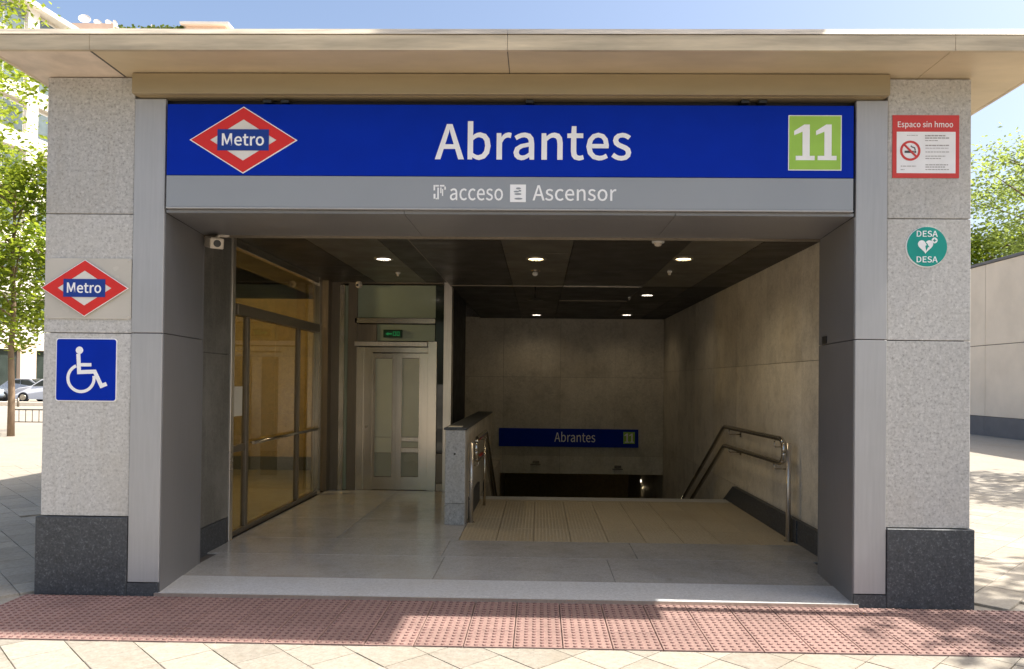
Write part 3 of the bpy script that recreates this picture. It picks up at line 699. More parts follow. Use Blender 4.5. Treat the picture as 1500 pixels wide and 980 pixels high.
# ------------------------------------------------------------------ parapet and handrails
pp = thing('parapet', 'low granite wall with dark cap between the lift hall and the stairs', 'low wall', (-.9, 3.2, 0))
PXa, PXb = -1.02, -.80
obj('end_stone', B(PXa, PXb, 2.70, 3.05, .26, 1.06, .004), M['granite'], pp)
obj('end_stone', B(PXa, PXb, 2.70, 3.05, .024, .256, .004), M['granite'], pp)
for a, b in ((3.054, 4.3), (4.304, 5.6), (5.604, 7.2)): obj('side_stone', B(PXa, PXb, a, b, .024, 1.06, .004), M['granite_in'], pp)
obj('cap', B(PXa-.015, PXb+.015, 2.685, 7.2, 1.062, 1.085, .004), M['plinth'], pp)
obj('plinth_stone', B(PXb+.001, PXb+.03, 3.1, 4.4, .024, .27, .002), M['plinth'], pp)
x, z = -.915, .80; obj('screw', lathe(bmesh.new(), (x, 2.70, z), [(.012, 0), (.012, .006), (.006, .009)], 10, 'y'), M['dark_plastic'], pp)
tag(obj('leaflet', B(-1.0, -.85, 2.75, 2.95, 1.0875, 1.093), M['paper']), 'flat white leaflet lying on the dark cap of the low wall', 'leaflet')

def handrail(name, label, X, wallX, y0, z_top, z_low, ybend, base_y, s, red=False):
    t = thing(name, label, 'handrail', (X, y0, 0))
    r = .027
    drop = .5
    yl = 10.0
    up = rounded([(X, yl, z_top-drop*(yl-ybend)), (X, ybend, z_top), (X, y0, z_top+.015), (X, y0-.06, z_top-.06), (X, y0-.06, z_low+.07), (X, y0, z_low), (X, ybend, z_low-.02), (X, yl, z_low-.02-drop*(yl-ybend))], .07, 6)
    rail = obj('rail', T(up, r, 14), M['steel'], t)
    obj('post', T([(X+s*.045, base_y, .024), (X+s*.045, base_y, z_top-.02)], .025, 14), M['steel_pale'], t)
    obj('base_ring', lathe(bmesh.new(), (X+s*.045, base_y, .024), [(.045, 0), (.045, .006), (.024, .012)], 18), M['steel'], t)
    for y in (y0+.25, ybend-.25):
        for z in (z_top, z_low):
            o = obj('bracket', T(rounded([(X, y, z-.02), (X, y, z-.085), (wallX, y, z-.085)], .02), .008, 8), M['steel'], t)
            obj('bracket_plate', B(min(wallX, wallX-s*.006), max(wallX, wallX-s*.006), y-.035, y+.035, z-.12, z-.05), M['steel'], t)
    return t
handrail('handrail', 'double stainless handrail with rounded end on the right stair wall', 2.47, IW, 2.16, 1.03, .80, 4.5, 2.10, 1)
hl = handrail('handrail', 'short double steel handrail with red tape beside the low granite wall', -.70, PXb, 2.98, .93, .70, 4.45, 2.86, -1)
obj('second_post', T([(-.68, 4.0, .024), (-.68, 4.0, .90)], .018, 12), M['steel'], hl)
for y0, y1, z in ((3.15, 3.8, .935), (3.15, 3.8, .697), (4.05, 4.4, .932)):
    obj('red_tape', T([(-.70, y0, z), (-.70, y1, z-.002)], .026, 12), M['red_tape'], hl)

# ------------------------------------------------------------------ ceiling fittings
def downlight(px, py, zc, label, mt, power):
    x, y = UZ(px, py, zc)
    t = thing('downlight', label, 'ceiling light', (x, y, zc), 'round recessed ceiling lights')
    obj('trim_ring', lathe(bmesh.new(), (x, y, zc-.012), [(.085, .004), (.10, 0), (.112, .006), (.112, .012), (.085, .012)], 28), M['steel_pale'], t)
    obj('lens', lathe(bmesh.new(), (x, y, zc-.011), [(.03, -.006), (.075, .0), (.083, .006), (.083, .01)], 24), mt, t)
    for a in range(3):
        c_, s_ = math.cos(a*PI/3), math.sin(a*PI/3)
        obj('grille_bar', T([(x-c_*.08, y-s_*.08, zc-.016), (x+c_*.08, y+s_*.08, zc-.016)], .004, 6), M['bronze'], t)
    lamp(x, y, zc-.06, power, t, (1, .80, .52), .07, 150)
    return t
downlight(562, 379, ZL, 'round downlight in the ceiling in front of the lift', M['lamp_white'], 11)
downlight(785, 379, ZR, 'brightest yellow downlight near the middle of the front ceiling', M['lamp'], 11)
downlight(1001, 379, ZR, 'front downlight nearest the right granite wall', M['lamp'], 11)
downlight(948, 432, ZR, 'downlight in the middle distance, right of centre in the dark ceiling', M['lamp_white'], 3.5)
downlight(786, 461, ZR, 'far downlight by the back wall, left one of the last two', M['lamp_white'], 3.5)
downlight(918, 461, ZR, 'far downlight by the back wall, right one of the last two', M['lamp_white'], 3.5)
def detector(px, py, zc, r, label, cat='smoke detector', name='smoke_detector'):
    x, y = UZ(px, py, zc)
    t = thing(name, label, cat, (x, y, zc))
    obj('base', lathe(bmesh.new(), (x, y, zc-.02), [(r*.9, 0), (r, .006), (r, .02)], 20), M['plastic_white'], t)
    obj('sensor', lathe(bmesh.new(), (x, y, zc-.05), [(r*.35, 0), (r*.55, .01), (r*.6, .03)], 20), M['camera_white'], t)
detector(964, 353, ZR, .06, 'large white smoke detector at the front edge of the ceiling')
detector(583, 399, ZL, .032, 'small pale sprinkler head near the lift ceiling', 'sprinkler', 'sprinkler_head')
detector(981, 397, ZR, .03, 'small pale sprinkler head by the right wall ceiling', 'sprinkler', 'sprinkler_head')
detector(922, 435, ZR, .025, 'tiny sprinkler head beside the middle downlight', 'sprinkler', 'sprinkler_head')
x, y = UZ(784, 396, ZR)
pt = thing('hanging_sensor', 'dark sensor hanging on a short stem from the middle ceiling strip', 'sensor', (x, y, ZR))
obj('rose', lathe(bmesh.new(), (x, y, ZR-.015), [(.05, 0), (.055, .015)], 18), M['bronze'], pt)
obj('ball', lathe(bmesh.new(), (x, y, ZR-.07), [(.01, 0), (.03, .012), (.035, .03), (.025, .05), (.01, .056)], 16), M['plastic_white'], pt)
x2, y2 = UZ(784, 420, ZR)
obj('stem', T([(x2, y2, ZR), (x2, y2, ZR-.16)], .012, 8), M['dark_plastic'], pt)
obj('disc', lathe(bmesh.new(), (x2, y2, ZR-.20), [(.02, 0), (.11, .012), (.11, .02), (.03, .04)], 20), M['dark_plastic'], pt)

# security cameras
def cctv(x, y, z, s, label, rot=0, dome=False):
    t = thing('security_camera', label, 'camera', (x, y, z))
    if dome:
        obj('mount', T([(x, y, z), (x, y+.05, z+.02)], .015, 8), M['camera_white'], t)
        obj('housing', lathe(bmesh.new(), (x, y, z-.1), [(.012, 0), (.038, .015), (.048, .05), (.04, .085), (.02, .1)], 18), M['camera_white'], t)
        obj('lens', lathe(bmesh.new(), (x-.015, y-.04, z-.06), [(.018, 0), (.018, .01), (.008, .014)], 14, 'y'), M['dark_plastic'], t)
    else:
        body = B(-.055, .055, -.11, .09, -.045, .045, .008); 
        bmesh.ops.rotate(body, verts=body.verts, matrix=Matrix.Rotation(R(38), 3, 'Z') @ Matrix.Rotation(R(12), 3, 'X'), cent=(0, 0, 0)); bmesh.ops.translate(body, verts=body.verts, vec=(x, y, z))
        obj('housing', body, M['camera_white'], t)
        ln = lathe(bmesh.new(), (0, -.11, 0), [(.03, -.002), (.03, .004), (.014, .006)], 16, 'y')
        bmesh.ops.rotate(ln, verts=ln.verts, matrix=Matrix.Rotation(R(38), 3, 'Z') @ Matrix.Rotation(R(12), 3, 'X'), cent=(0, 0, 0)); bmesh.ops.translate(ln, verts=ln.verts, vec=(x, y, z))
        obj('lens', ln, M['dark_plastic'], t)
        obj('arm', T(rounded([(x, y+.03, z+.03), (x+.02, y+.05, z+.07), (x+.12, y+.08, z+.07)], .02), .014, 8), M['camera_white'], t)
    return t
cctv(-2.755, .78, 2.745, 1, 'boxy pale security camera in the top left corner of the opening')
x, z = U(526, 412, LY-.12); cctv(x, LY-.12, z, 1, 'small rounded security camera above the lift transom', dome=True)
# small dark name plate on the right reveal
bm = bmesh.new(); box(bm, -.06, .06, -.004, 0, -.03, .03, .001)
tq = Matrix.Rotation(math.atan2(.84, 2.345-2.271), 3, 'Z')
bmesh.ops.rotate(bm, verts=bm.verts, matrix=Matrix.Rotation(R(-95), 3, 'Z'), cent=(0, 0, 0)); bmesh.ops.translate(bm, verts=bm.verts, vec=(2.331, .70, 1.965))
tag(obj('small_plate', bm, M['dark_plastic']), 'tiny black plate on the inner face of the right metal post', 'plate')

# ------------------------------------------------------------------ main sign
SX0, SX1, SZ0, SZM, SZ1 = -2.752, 2.250, 2.846, 3.090, 3.614
sg = thing('station_sign', 'long blue station name sign over the entrance with green 11 and grey lower band', 'sign', (-.25, 0, SZ0))
obj('blue_panel', B(SX0, SX1, -.03, .05, SZM+.002, SZ1, .002), M['blue'], sg)
obj('grey_panel', B(SX0, SX1, -.03, .05, SZ0+.012, SZM-.002, .002), M['grey_panel'], sg)
obj('bottom_trim', B(SX0, SX1, -.034, .05, SZ0, SZ0+.011, .001), M['frame'], sg)
def sxz(px, py): return U(px, py, -.03)
x0, z0 = sxz(637, 232.5); x1, z1 = sxz(925, 178.5)
text('lettering', 'Abrantes', x0, x1, z0, z1, -.031, M['white'], sg, 9)
x0, z0 = sxz(659, 293); x1, z1 = sxz(737, 272)
text('lettering', 'acceso', x0, x1, z0, z0+(z1-z0)*.80, -.031, M['white'], sg, 5)
x0, z0 = sxz(780, 293.5); x1, z1 = sxz(903, 272)
text('lettering', 'Ascensor', x0, x1, z0, z1, -.031, M['white'], sg, 5)
# worn glyph before 'acceso' and the pictogram square
bm = bmesh.new()
for a, b, c, d in ((635, 637.5, 271, 279), (637.8, 643, 271, 273.4), (644.5, 651, 271, 273.4), (651, 653, 273.4, 278), (640.5, 643, 275, 292), (645, 646.8, 274.5, 283), (635, 638, 284, 291), (638.4, 640, 290, 292.2), (647.5, 649.2, 277, 287)):
    p, q = sxz(a, d); r_, s_ = sxz(b, c); box(bm, p, r_, -.033, -.031, q, s_)
obj('worn_glyph', bm, M['white'], sg)
p, q = sxz(747, 296); r_, s_ = sxz(770.5, 270.5)
pic = obj('pictogram', B(p, r_, -.033, -.031, q, s_), M['white'], sg)
bm = bmesh.new(); cx_, cz_ = (p+r_)/2, (q+s_)/2
for dx, dz, a, b in ((.003, .035, .018, .007), (-.012, .012, .02, .006), (.014, .018, .010, .006), (0, -.006, .026, .007), (.004, -.04, .03, .007)):
    prism_y([(cx_+dx+a*math.cos(t*PI/6), cz_+dz+b*math.sin(t*PI/6)) for t in range(12)], -.035, -.0331, bm)
obj('icon', bm, M['grey_panel'], pic)
# green line plate with slab-footed 11
p, q = sxz(1155.5, 248.5); r_, s_ = sxz(1231.5, 170.5)
lp = obj('line_plate', B(p, r_, -.036, -.031, q, s_, .001), M['green'], sg)
obj('plate_border', ring_y([(p-.006, q-.006), (r_+.006, q-.006), (r_+.006, s_+.006), (p-.006, s_+.006)], [(p+.001, q+.001), (r_-.001, q+.001), (r_-.001, s_-.001), (p+.001, s_-.001)], -.034, -.031), M['white'], lp)
def one(px, py0, py1, wd, X=sxz, y0=-.039, y1=-.0361, parent=lp, mt=M['white'], hz=None):
    a, zb = X(px, py1); b, zt = X(px+wd, py0)
    w_ = b-a; h_ = zt-zb
    pts = [(a+.10*w_, zb), (a+w_, zb), (a+w_, zb+.12*h_), (a+.76*w_, zb+.12*h_), (a+.76*w_, zt), (a+.50*w_, zt), (a+.02*w_, zt-.18*h_), (a+.02*w_, zt-.30*h_), (a+.42*w_, zt-.20*h_), (a+.42*w_, zb+.12*h_), (a+.10*w_, zb+.12*h_)]
    obj('digit', prism_y(pts, y0, y1), mt, parent)
one(1162, 183, 235, 31); one(1194, 183, 235, 31)
# Metro rhombus
def rhomb(cx, cz, hw, hh): return [(cx-hw, cz), (cx, cz-hh), (cx+hw, cz), (cx, cz+hh)]
def metro_logo(cx, cz, hw, hh, y, parent, white_edge):
    lg = obj('rhombus', prism_y(rhomb(cx, cz, hw, hh), y-.004, y), M['white'], parent)
    e = 1-white_edge
    obj('red_band', ring_y(rhomb(cx, cz, hw*e, hh*e), rhomb(cx, cz, hw*.615, hh*.615), y-.007, y-.0041), M['red'], lg)
    obj('white_field', prism_y(rhomb(cx, cz, hw*.612, hh*.612), y-.0055, y-.0041), M['white_warm'], lg)
    bwid, bh = hw*.476, hh*.315
    bar = obj('name_bar', B(cx-bwid, cx+bwid, y-.010, y-.0072, cz-bh, cz+bh), M['blue_dark'], lg)
    text('name_lettering', 'Metro', cx-bwid*.82, cx+bwid*.82, cz-bh*.52, cz+bh*.60, y-.0101, M['white'], lg, 11, .0015)
    return lg
a, b = sxz(278, 205); c, d = sxz(436, 205); e_, f_ = sxz(357, 156.5); g_, h_ = sxz(357, 254.5)
metro_logo((a+c)/2, (f_+h_)/2, (c-a)/2, (f_-h_)/2, -.031, sg, .035)
# clips seen in the gap over the sign
for px in (391, 417, 776, 1092, 1118):
    x, z = U(px, 148.5, -.02)
    tag(obj('sign_clip', B(x-.03, x+.03, -.02, .04, z-.010, z+.014, .003), M['dark_plastic'], sg))

# ------------------------------------------------------------------ signs on the piers
def F0(px, py, y=-.004): return U(px, py, y)
# clear backing plate + rhombus on left pier
ms = thing('metro_rhombus_sign', 'red and white rhombus sign reading Metro on the left granite pier', 'sign', (-3.33, 0, 2.05))
p, q = F0(66, 466.5); r_, s_ = F0(193, 379)
M['acrylic'] = paint('acrylic_plate', (.52, .48, .41), .22, 0, .06, 3)
obj('backing_plate', prism_y(rrect(-3.655, -3.012, q, s_, .015), -.008, -.001), M['acrylic'], ms)
for cx, cz in ((-3.64, q+.02), (-3.03, q+.02), (-3.64, s_-.02), (-3.03, s_-.02)):
    obj('screw', lathe(bmesh.new(), (cx, -.008, cz), [(.006, 0), (.006, .003), (.003, .005)], 10, 'y'), M['steel_pale'], ms)
a, b = F0(62.5, 422.5); c, d = F0(190.5, 422.5); e_, f_ = F0(126.5, 381); g_, h_ = F0(126.5, 464)
metro_logo((a+c)/2, (f_+h_)/2, (c-a)/2, (f_-h_)/2, -.02, ms, .03)
obj('standoff', B(-3.4, -3.28, -.02, -.008, (f_+h_)/2-.04, (f_+h_)/2+.04), M['steel'], ms)
# wheelchair sign
ws = thing('wheelchair_sign', 'square blue sign with a white wheelchair symbol on the left pier', 'sign', (-3.33, 0, 1.4))
x0, z0 = F0(81, 587.5); x1, z1 = F0(172, 496)
obj('plate', prism_y(rrect(x0, x1, z0, z1, .022), -.006, -.001), M['white'], ws)
obj('blue_field', prism_y(rrect(x0+.007, x1-.007, z0+.007, z1-.007, .018), -.008, -.0061), M['blue'], ws)
def wp(px, py): return F0(px, py, -.008)
bm = bmesh.new()
def stroke(bm, pts, wd, y0=-.0095, y1=-.0081):
    P = [Vector((p[0], 0, p[1])) for p in pts]
    L_, R_ = [], []
    for i, p in enumerate(P):
        if i == 0: d = (P[1]-p).normalized(); n = Vector((-d.z, 0, d.x)); k = 1
        elif i == len(P)-1: d = (p-P[i-1]).normalized(); n = Vector((-d.z, 0, d.x)); k = 1
        else:
            d1, d2_ = (p-P[i-1]).normalized(), (P[i+1]-p).normalized()
            n1, n2 = Vector((-d1.z, 0, d1.x)), Vector((-d2_.z, 0, d2_.x)); n = (n1+n2).normalized(); k = 1/max(.4, n.dot(n1))
        L_.append(p+n*wd/2*k); R_.append(p-n*wd/2*k)
    for i in range(len(P)-1):
        prism_y([(L_[i].x, L_[i].z), (L_[i+1].x, L_[i+1].z), (R_[i+1].x, R_[i+1].z), (R_[i].x, R_[i].z)], y0, y1, bm)
k = 1/4.9; W0 = lambda a, b: wp(a*k, 450+b*k)
cx_, cz_ = W0(571, 309); prism_y(circ(cx_, cz_, .0275, 20), -.0095, -.0081, bm)
stroke(bm, [W0(563, 335), W0(568, 466), W0(680, 462), W0(728, 565), W0(765, 550)], .029)
stroke(bm, [W0(575, 413), W0(656, 413)], .025, -.0094)
arc = []
for i in range(25):
    t_ = R(112) + R(258)*i/24*1.0
    arc.append(W0(582+94*math.cos(t_), 510-94*math.sin(t_)*1.02))
stroke(bm, arc, .0225, -.0093)
obj('symbol', bm, M['white'], ws)
# no smoking sign
ns = thing('no_smoking_sign', 'red bordered no smoking notice high on the right granite pier', 'sign', (2.8, 0, 3.1))
x0, z0 = F0(1307, 260.5); x1, z1 = F0(1405, 169)
obj('red_plate', B(x0, x1, -.007, -.001, z0, z1, .001), M['red2'], ns)
k2 = 3.769
N0 = lambda a, b: F0(1290+a/k2, 150+b/k2, -.008)
a, b = N0(88, 390); c, d = N0(414, 163)
obj('white_field', B(a, c, -.0085, -.0071, b, d), M['white'], ns)
a, b = N0(95, 136); c, d = N0(400, 104)
text('lettering', 'Espaco sin hmoo', a, c, b, d, -.0073, M['white'], ns, 6, .0015)
cx_, cz_ = N0(163, 267); rr_ = .073
sym = obj('ban_ring', ring_y(circ(cx_, cz_, rr_, 32), circ(cx_, cz_, rr_*.78, 32), -.0105, -.0087), M['red2'], ns)
bm = bmesh.new(); stroke(bm, [(cx_-rr_*.6, cz_+rr_*.6), (cx_+rr_*.6, cz_-rr_*.6)], .014, -.0115, -.0095); obj('ban_slash', bm, M['red2'], ns)
bm = bmesh.new(); box(bm, cx_-rr_*.55, cx_+rr_*.35, -.0094, -.0087, cz_-.016, cz_); box(bm, cx_+rr_*.40, cx_+rr_*.58, -.0094, -.0087, cz_-.016, cz_)
stroke(bm, [(cx_+rr_*.5, cz_+.003), (cx_+rr_*.42, cz_+.022), (cx_+rr_*.2, cz_+.026), (cx_+rr_*.05, cz_+.036)], .008, -.0094, -.0087); obj('cigarette', bm, M['ink'], ns)
bm = bmesh.new(); bm2 = bmesh.new()
for py_, a_, b_, th, dk in ((184, 245, 360, 7, 1), (197, 245, 378, 6, 1), (211, 245, 315, 4, 0), (238, 247, 380, 6, 1), (253, 247, 376, 3, 0), (274, 247, 378, 4, 0), (297, 247, 358, 4, 0), (310, 247, 332, 4, 0), (345, 247, 372, 5, 1), (357, 247, 355, 5, 0), (371, 247, 378, 4, 0), (182, 145, 205, 3, 0), (352, 110, 195, 4, 0), (371, 110, 132, 3, 0)):
    x_ = a_
    while x_ < b_:
        wv = random.uniform(8, 24); p, q = N0(x_, py_+th/2); r_, s_ = N0(min(b_, x_+wv), py_-th/2)
        box(bm if dk else bm2, p, r_, -.0094, -.0086, q, s_); x_ += wv+3
obj('small_print', bm, M['ink_pale'], ns); obj('fine_print', bm2, M['ink_pale'], ns)
# defibrillator sign
ds = thing('defibrillator_sign', 'round teal DESA sign with white heart on the right pier', 'sign', (2.8, 0, 2.5))
cx_, cz_ = F0(1357.5, 361.5); rr_ = .143
obj('disc_edge', prism_y(circ(cx_-.004, cz_-.003, rr_+.004, 48), -.006, -.001), M['white'], ds)
obj('teal_disc', prism_y(circ(cx_, cz_, rr_, 48), -.010, -.0061), M['teal'], ds)
text('lettering', 'DESA', cx_-.075, cx_+.075, cz_+.072, cz_+.115, -.0101, M['white'], ds, 9, .0015)
text('lettering', 'DESA', cx_-.075, cx_+.075, cz_-.113, cz_-.070, -.0101, M['white'], ds, 9, .0015)
hp = []
for i in range(40):
    t_ = 2*PI*i/40; hx = 16*math.sin(t_)**3; hz = 13*math.cos(t_)-5*math.cos(2*t_)-2*math.cos(3*t_)-math.cos(4*t_); hp.append((cx_-.012+hx*.0034, cz_+.005+hz*.0034))
ht = obj('heart', prism_y(hp, -.012, -.0101), M['white'], ds)
obj('bolt', prism_y([(cx_-.018, cz_+.038), (cx_-.004, cz_+.012), (cx_-.014, cz_+.004), (cx_-.008, cz_-.032), (cx_+.006, cz_-.002), (cx_+.016, cz_-.006), (cx_+.004, cz_+.012), (cx_+.002, cz_+.02)][::-1], -.013, -.0121), M['teal'], ht)
bm = bmesh.new(); prism_y(circ(cx_+.052, cz_+.045, .021, 16), -.0125, -.0101, bm); obj('plus_dot', bm, M['white'], ds)
bm = bmesh.new(); box(bm, cx_+.040, cx_+.064, -.0135, -.0126, cz_+.042, cz_+.048); box(bm, cx_+.049, cx_+.055, -.0135, -.0126, cz_+.033, cz_+.057) ; obj('plus_mark', bm, M['teal'], ds)

# small station sign inside over the stairs
iy = BY-.06
x0, zt = U(731, 627, iy); x1, zb = U(935, 656, iy)
iss = thing('inner_station_sign', 'dim blue station name sign on the back wall above the stairs', 'sign', ((x0+x1)/2, iy, zb))
obj('blue_panel', B(x0, x1, iy, BY-.01, zb, zt, .004), M['blue'], iss)
a, b = U(812, 647, iy); c, d = U(872, 633, iy)
text('lettering', 'Abrantes', a, c, b, d, iy-.001, M['white'], iss, 3)
p, q = U(913, 650, iy); r_, s_ = U(930, 633, iy); o = obj('line_plate', B(p, r_, iy-.006, iy-.001, q, s_), M['green'], iss)
for dx in (914.5, 921.5): one(dx, 635, 648.5, 7, lambda a, b: U(a, b, iy), iy-.009, iy-.0061, o)
for px, py in ((785, 677), (905, 684)):
    x, z = U(px, py, BY)
    wl = thing('wall_fitting', 'small metal fitting on the back wall below the sign, ' + ('left one' if px < 800 else 'right one'), 'fitting', (x, BY, z))
    obj('plate', B(x-.07, x+.07, BY-.02, BY-.002, z-.025, z+.03, .003), M['bronze'], wl)
    obj('shelf', B(x-.12, x+.10, BY-.08, BY-.003, z-.05, z-.035, .003), M['bronze'], wl)
x, z = U(941, 704, 13.5)
pl_ = thing('passage_lamp', 'small bright lamp glimpsed down in the dark passage', 'lamp', (x, 13.5, z))
obj('bulb_glass', lathe(bmesh.new(), (x, 13.5, z-.06), [(.01, 0), (.045, .02), (.05, .06), (.03, .1)], 14), M['lamp_white'], pl_)
obj('bulb_stem', T([(x, 13.5, z+.04), (x, 13.5, -.34)], .01, 8), M['bronze'], pl_)
lamp(x, 13.3, z-.15, 6, pl_)

# ------------------------------------------------------------------ retaining wall on the right
WX = 14.7; WH = 5.7
wl = tag(obj('retaining_wall', B(WX+.04, WX+.4, 2, 34, -.02, WH-.06), M['joint']), 'long beige panelled concrete wall with grey base right of the entrance', 'wall')
yy = [2, 5.2, 8.4, 11.6, 14.8, 17.2, 19.3, 21.4, 24.6, 27.8, 31, 34]
for a, b in zip(yy[:-1], yy[1:]):
    for c, d in ((.62, 2.95), (2.96, 5.62)):
        obj('concrete_panel', B(WX, WX+.04, a+.008, b-.008, c+.006, d-.006, .004), M['concrete'], wl)
    obj('base_panel', B(WX-.03, WX+.04, a+.004, b-.004, -.02, .61, .004), M['concrete_dark'], wl)
obj('coping', B(WX-.04, WX+.44, 2, 34, WH-.07, WH+.02, .01), M['concrete_dark'], wl)

# ------------------------------------------------------------------ trees
def tree(name, label, x, y, h, cb, rad, nleaf, mat, leaf=.13, seed=1, trunk_r=.13, gap=.0, group=None, lean=0, nclump=None, squash=1.0, cat='tree', limbs=16):
    rnd = random.Random(seed)
    t = thing(name, label, cat, (x, y, 0), group)
    bm = bmesh.new()
    tp = [(x+lean*k/6*rnd.uniform(.6, 1.2), y+rnd.uniform(-.05, .05), -.02+k/6*h*.8) for k in range(7)]
    tube(bm, tp, trunk_r, 10, trunk_r*.3)
    ends = []
    for k in range(limbs):
        zz_ = cb*.95+(h*.8-cb)*k/limbs; ang = rnd.uniform(0, 2*PI); ln = rad*rnd.uniform(.55, .95)
        f_ = zz_/(h*.8); p0 = Vector((x+lean*f_, y, zz_))
        p1 = p0+Vector((math.cos(ang)*ln*.5, math.sin(ang)*ln*.5, ln*.35)); p2 = p0+Vector((math.cos(ang)*ln, math.sin(ang)*ln, ln*.6))
        tube(bm, [p0, p1, p2], trunk_r*.32, 6, .012); ends.append(p2)
        q = p1+Vector((math.cos(ang+.8)*ln*.4, math.sin(ang+.8)*ln*.4, ln*.2)); tube(bm, [p1, q], trunk_r*.16, 5, .008); ends.append(q)
    obj('trunk', bm, M['bark'], t)
    nc = nclump or 60; cl_ = []
    czz, hz_ = (h+cb)/2, (h-cb)/2
    for k in range(nc):
        while True:
            v = Vector((rnd.uniform(-1, 1), rnd.uniform(-1, 1), rnd.uniform(-1, 1)))
            if .25 < v.length < 1: break
        # narrower towards the top
        w_ = 1-.25*max(0, v.z)
        c = Vector((x+lean*.8+v.x*rad*w_, y+v.y*rad*squash*w_, czz+v.z*hz_)); cl_.append((c, rnd.uniform(.32, .8)*rad*.42))
    for e in ends: cl_.append((e, rad*.25))
    verts, faces = [], []
    tot = sum(r**2 for c, r in cl_)
    for c, r in cl_:
        n_ = int(nleaf*r*r/tot)
        for i in range(n_):
            v = Vector((rnd.gauss(0, .5), rnd.gauss(0, .5), rnd.gauss(0, .38)))
            p = c+v*r; s = leaf*rnd.uniform(.55, 1.2)
            nrm = Vector((rnd.gauss(0, .6), rnd.gauss(0, .6), 1)).normalized(); a = nrm.orthogonal().normalized()
            a.rotate(Matrix.Rotation(rnd.uniform(0, 6.28), 3, nrm)); b = nrm.cross(a)
            i0 = len(verts); verts += [p-a*s*.5, p-b*s*.32+nrm*s*.06, p+a*s*.55, p+b*s*.32+nrm*s*.06]
            faces.append((i0, i0+1, i0+2, i0+3))
    me = bpy.data.meshes.new('crown'); me.from_pydata([tuple(v) for v in verts], [], faces)
    finish('crown', me, mat, t)
    return t
tree('street_tree', 'slender street tree with bright yellow green leaves left of the entrance', -14.25, 14.3, 8.6, 2.5, 2.4, 21000, M['leaf'], .16, 3, .095, nclump=70)
tree('plane_tree', 'tall leafy tree whose branches reach over the left edge of the roof', -12.6, 8.4, 11.5, 5.2, 2.6, 11000, M['leaf'], .13, 11, .16, nclump=60)
tree('background_tree', 'green tree beyond the right wall, nearer and taller one', 19.2, 22.5, 13.0, 3.5, 3.4, 14500, M['leaf3'], .17, 5, .2, group='trees beyond the retaining wall')
tree('background_tree', 'bushy green tree low behind the right wall coping', 18.0, 26.0, 8.4, 3.0, 3.0, 16000, M['leaf'], .2, 6, .2, group='trees beyond the retaining wall')
tree('background_tree', 'dense tree far right beyond the wall', 24.5, 27.0, 11.0, 3.0, 4.2, 14000, M['leaf2'], .22, 8, .2, group='trees beyond the retaining wall')
# trees beside and behind the viewer: they dapple the paving and show in the glass
tree('shade_tree', 'leafy tree out of frame on the right dappling the red tiles', 9.3, -.9, 9.0, 4.2, 2.3, 4200, M['leaf'], .2, 21, .13, nclump=38)
tree('shade_tree', 'leafy tree out of frame farther right behind the entrance', 12.4, 6.5, 9.0, 4.2, 2.6, 4200, M['leaf'], .2, 22, .13, nclump=30)
for k, (x, y) in enumerate(((-9, -22), (-2.5, -25), (4.5, -22), (12, -26))):
    tree('park_tree', 'park tree behind the viewer, ' + ('leftmost', 'second from left', 'second from right', 'rightmost')[k], x, y, 10, 2.2, 4.0, 5000, M['leaf2'], .32, 30+k, .2, group='park trees behind the viewer')

# banner added out of frame to shade the left half of the red tiles
bp = thing('blocker_post', 'added unseen banner on a steel post just right of the frame', 'blocker', (3.78, -.30, 0))
obj('post', T([(3.78, -.22, -.02), (3.78, -.22, 11.2)], .045, 12), M['steel'], bp)
obj('blocker', B(3.775, 3.785, -1.045, -.31, 6.72, 10.9), M['blue'], bp)
obj('arm', T([(3.78, -.22, 10.95), (3.78, -1.06, 10.95)], .02, 8), M['steel'], bp)
obj('arm', T([(3.78, -.22, 6.7), (3.78, -1.06, 6.7)], .02, 8), M['steel'], bp)

# ------------------------------------------------------------------ background left: street, cars, buildings
def facade_block(name, label, P0, ang, L, D, H, floors, mt, bays, wmat, gf=4.0, roofbits=()):
    """block whose front starts at P0 and runs L metres in direction ang; depth D behind it"""
    t = thing(name, label, 'building', (P0[0], P0[1], 0))
    ux_, uy_ = math.cos(ang), math.sin(ang); nx, ny = -uy_, ux_       # n points away behind the front
    def pt(s, d): return (P0[0]+ux_*s+nx*d, P0[1]+uy_*s+ny*d)
    def blk(nm, s0, s1, d0, d1, z0, z1, m_, par=None): return obj(nm, prism_z([pt(s0, d0), pt(s1, d0), pt(s1, d1), pt(s0, d1)], z0, z1), m_, par or t)
    blk('wall', 0, L, .5, D, 0, H, mt)
    fh = (H-gf)/floors; bw_ = L/bays
    for f in range(floors):
        z = gf+f*fh
        blk('floor_band', -.02, L+.02, 0, .5, z, z+fh*.33, mt)
        for b in range(bays):
            s = b*bw_
            w_ = blk('window', s+.55, s+bw_-.55, .28, .40, z+fh*.335, z+fh*.93, M['render'])
            for a, c in ((.62, bw_/2-.04), (bw_/2+.04, bw_-.62)): blk('pane', s+a, s+c, .24, .279, z+fh*.36, z+fh*.9, wmat, w_)
    for b in range(bays+1): blk('pilaster', max(0, b*bw_-.5), min(L, b*bw_+.5), .03, .5, gf, H, mt)
    for b in range(bays):
        s = b*bw_; sh = blk('shopfront', s+.7, s+bw_-.7, .3, .45, .1, gf-.5, M['shop'])
        blk('frame_bar', s+bw_/2-.06, s+bw_/2+.06, .24, .299, .1, gf-.5, M['render'], sh); blk('lintel', s, s+bw_, .0, .5, gf-.5, gf-.01, M['render_pink'])
    for b in range(bays+1): blk('column', max(0, b*bw_-.7), min(L, b*bw_+.7), .0, .5, 0, gf-.51, M['render_pink'])
    blk('cornice', -.3, L+.3, -.5, D+.3, H, H+.35, mt)
    return t, blk
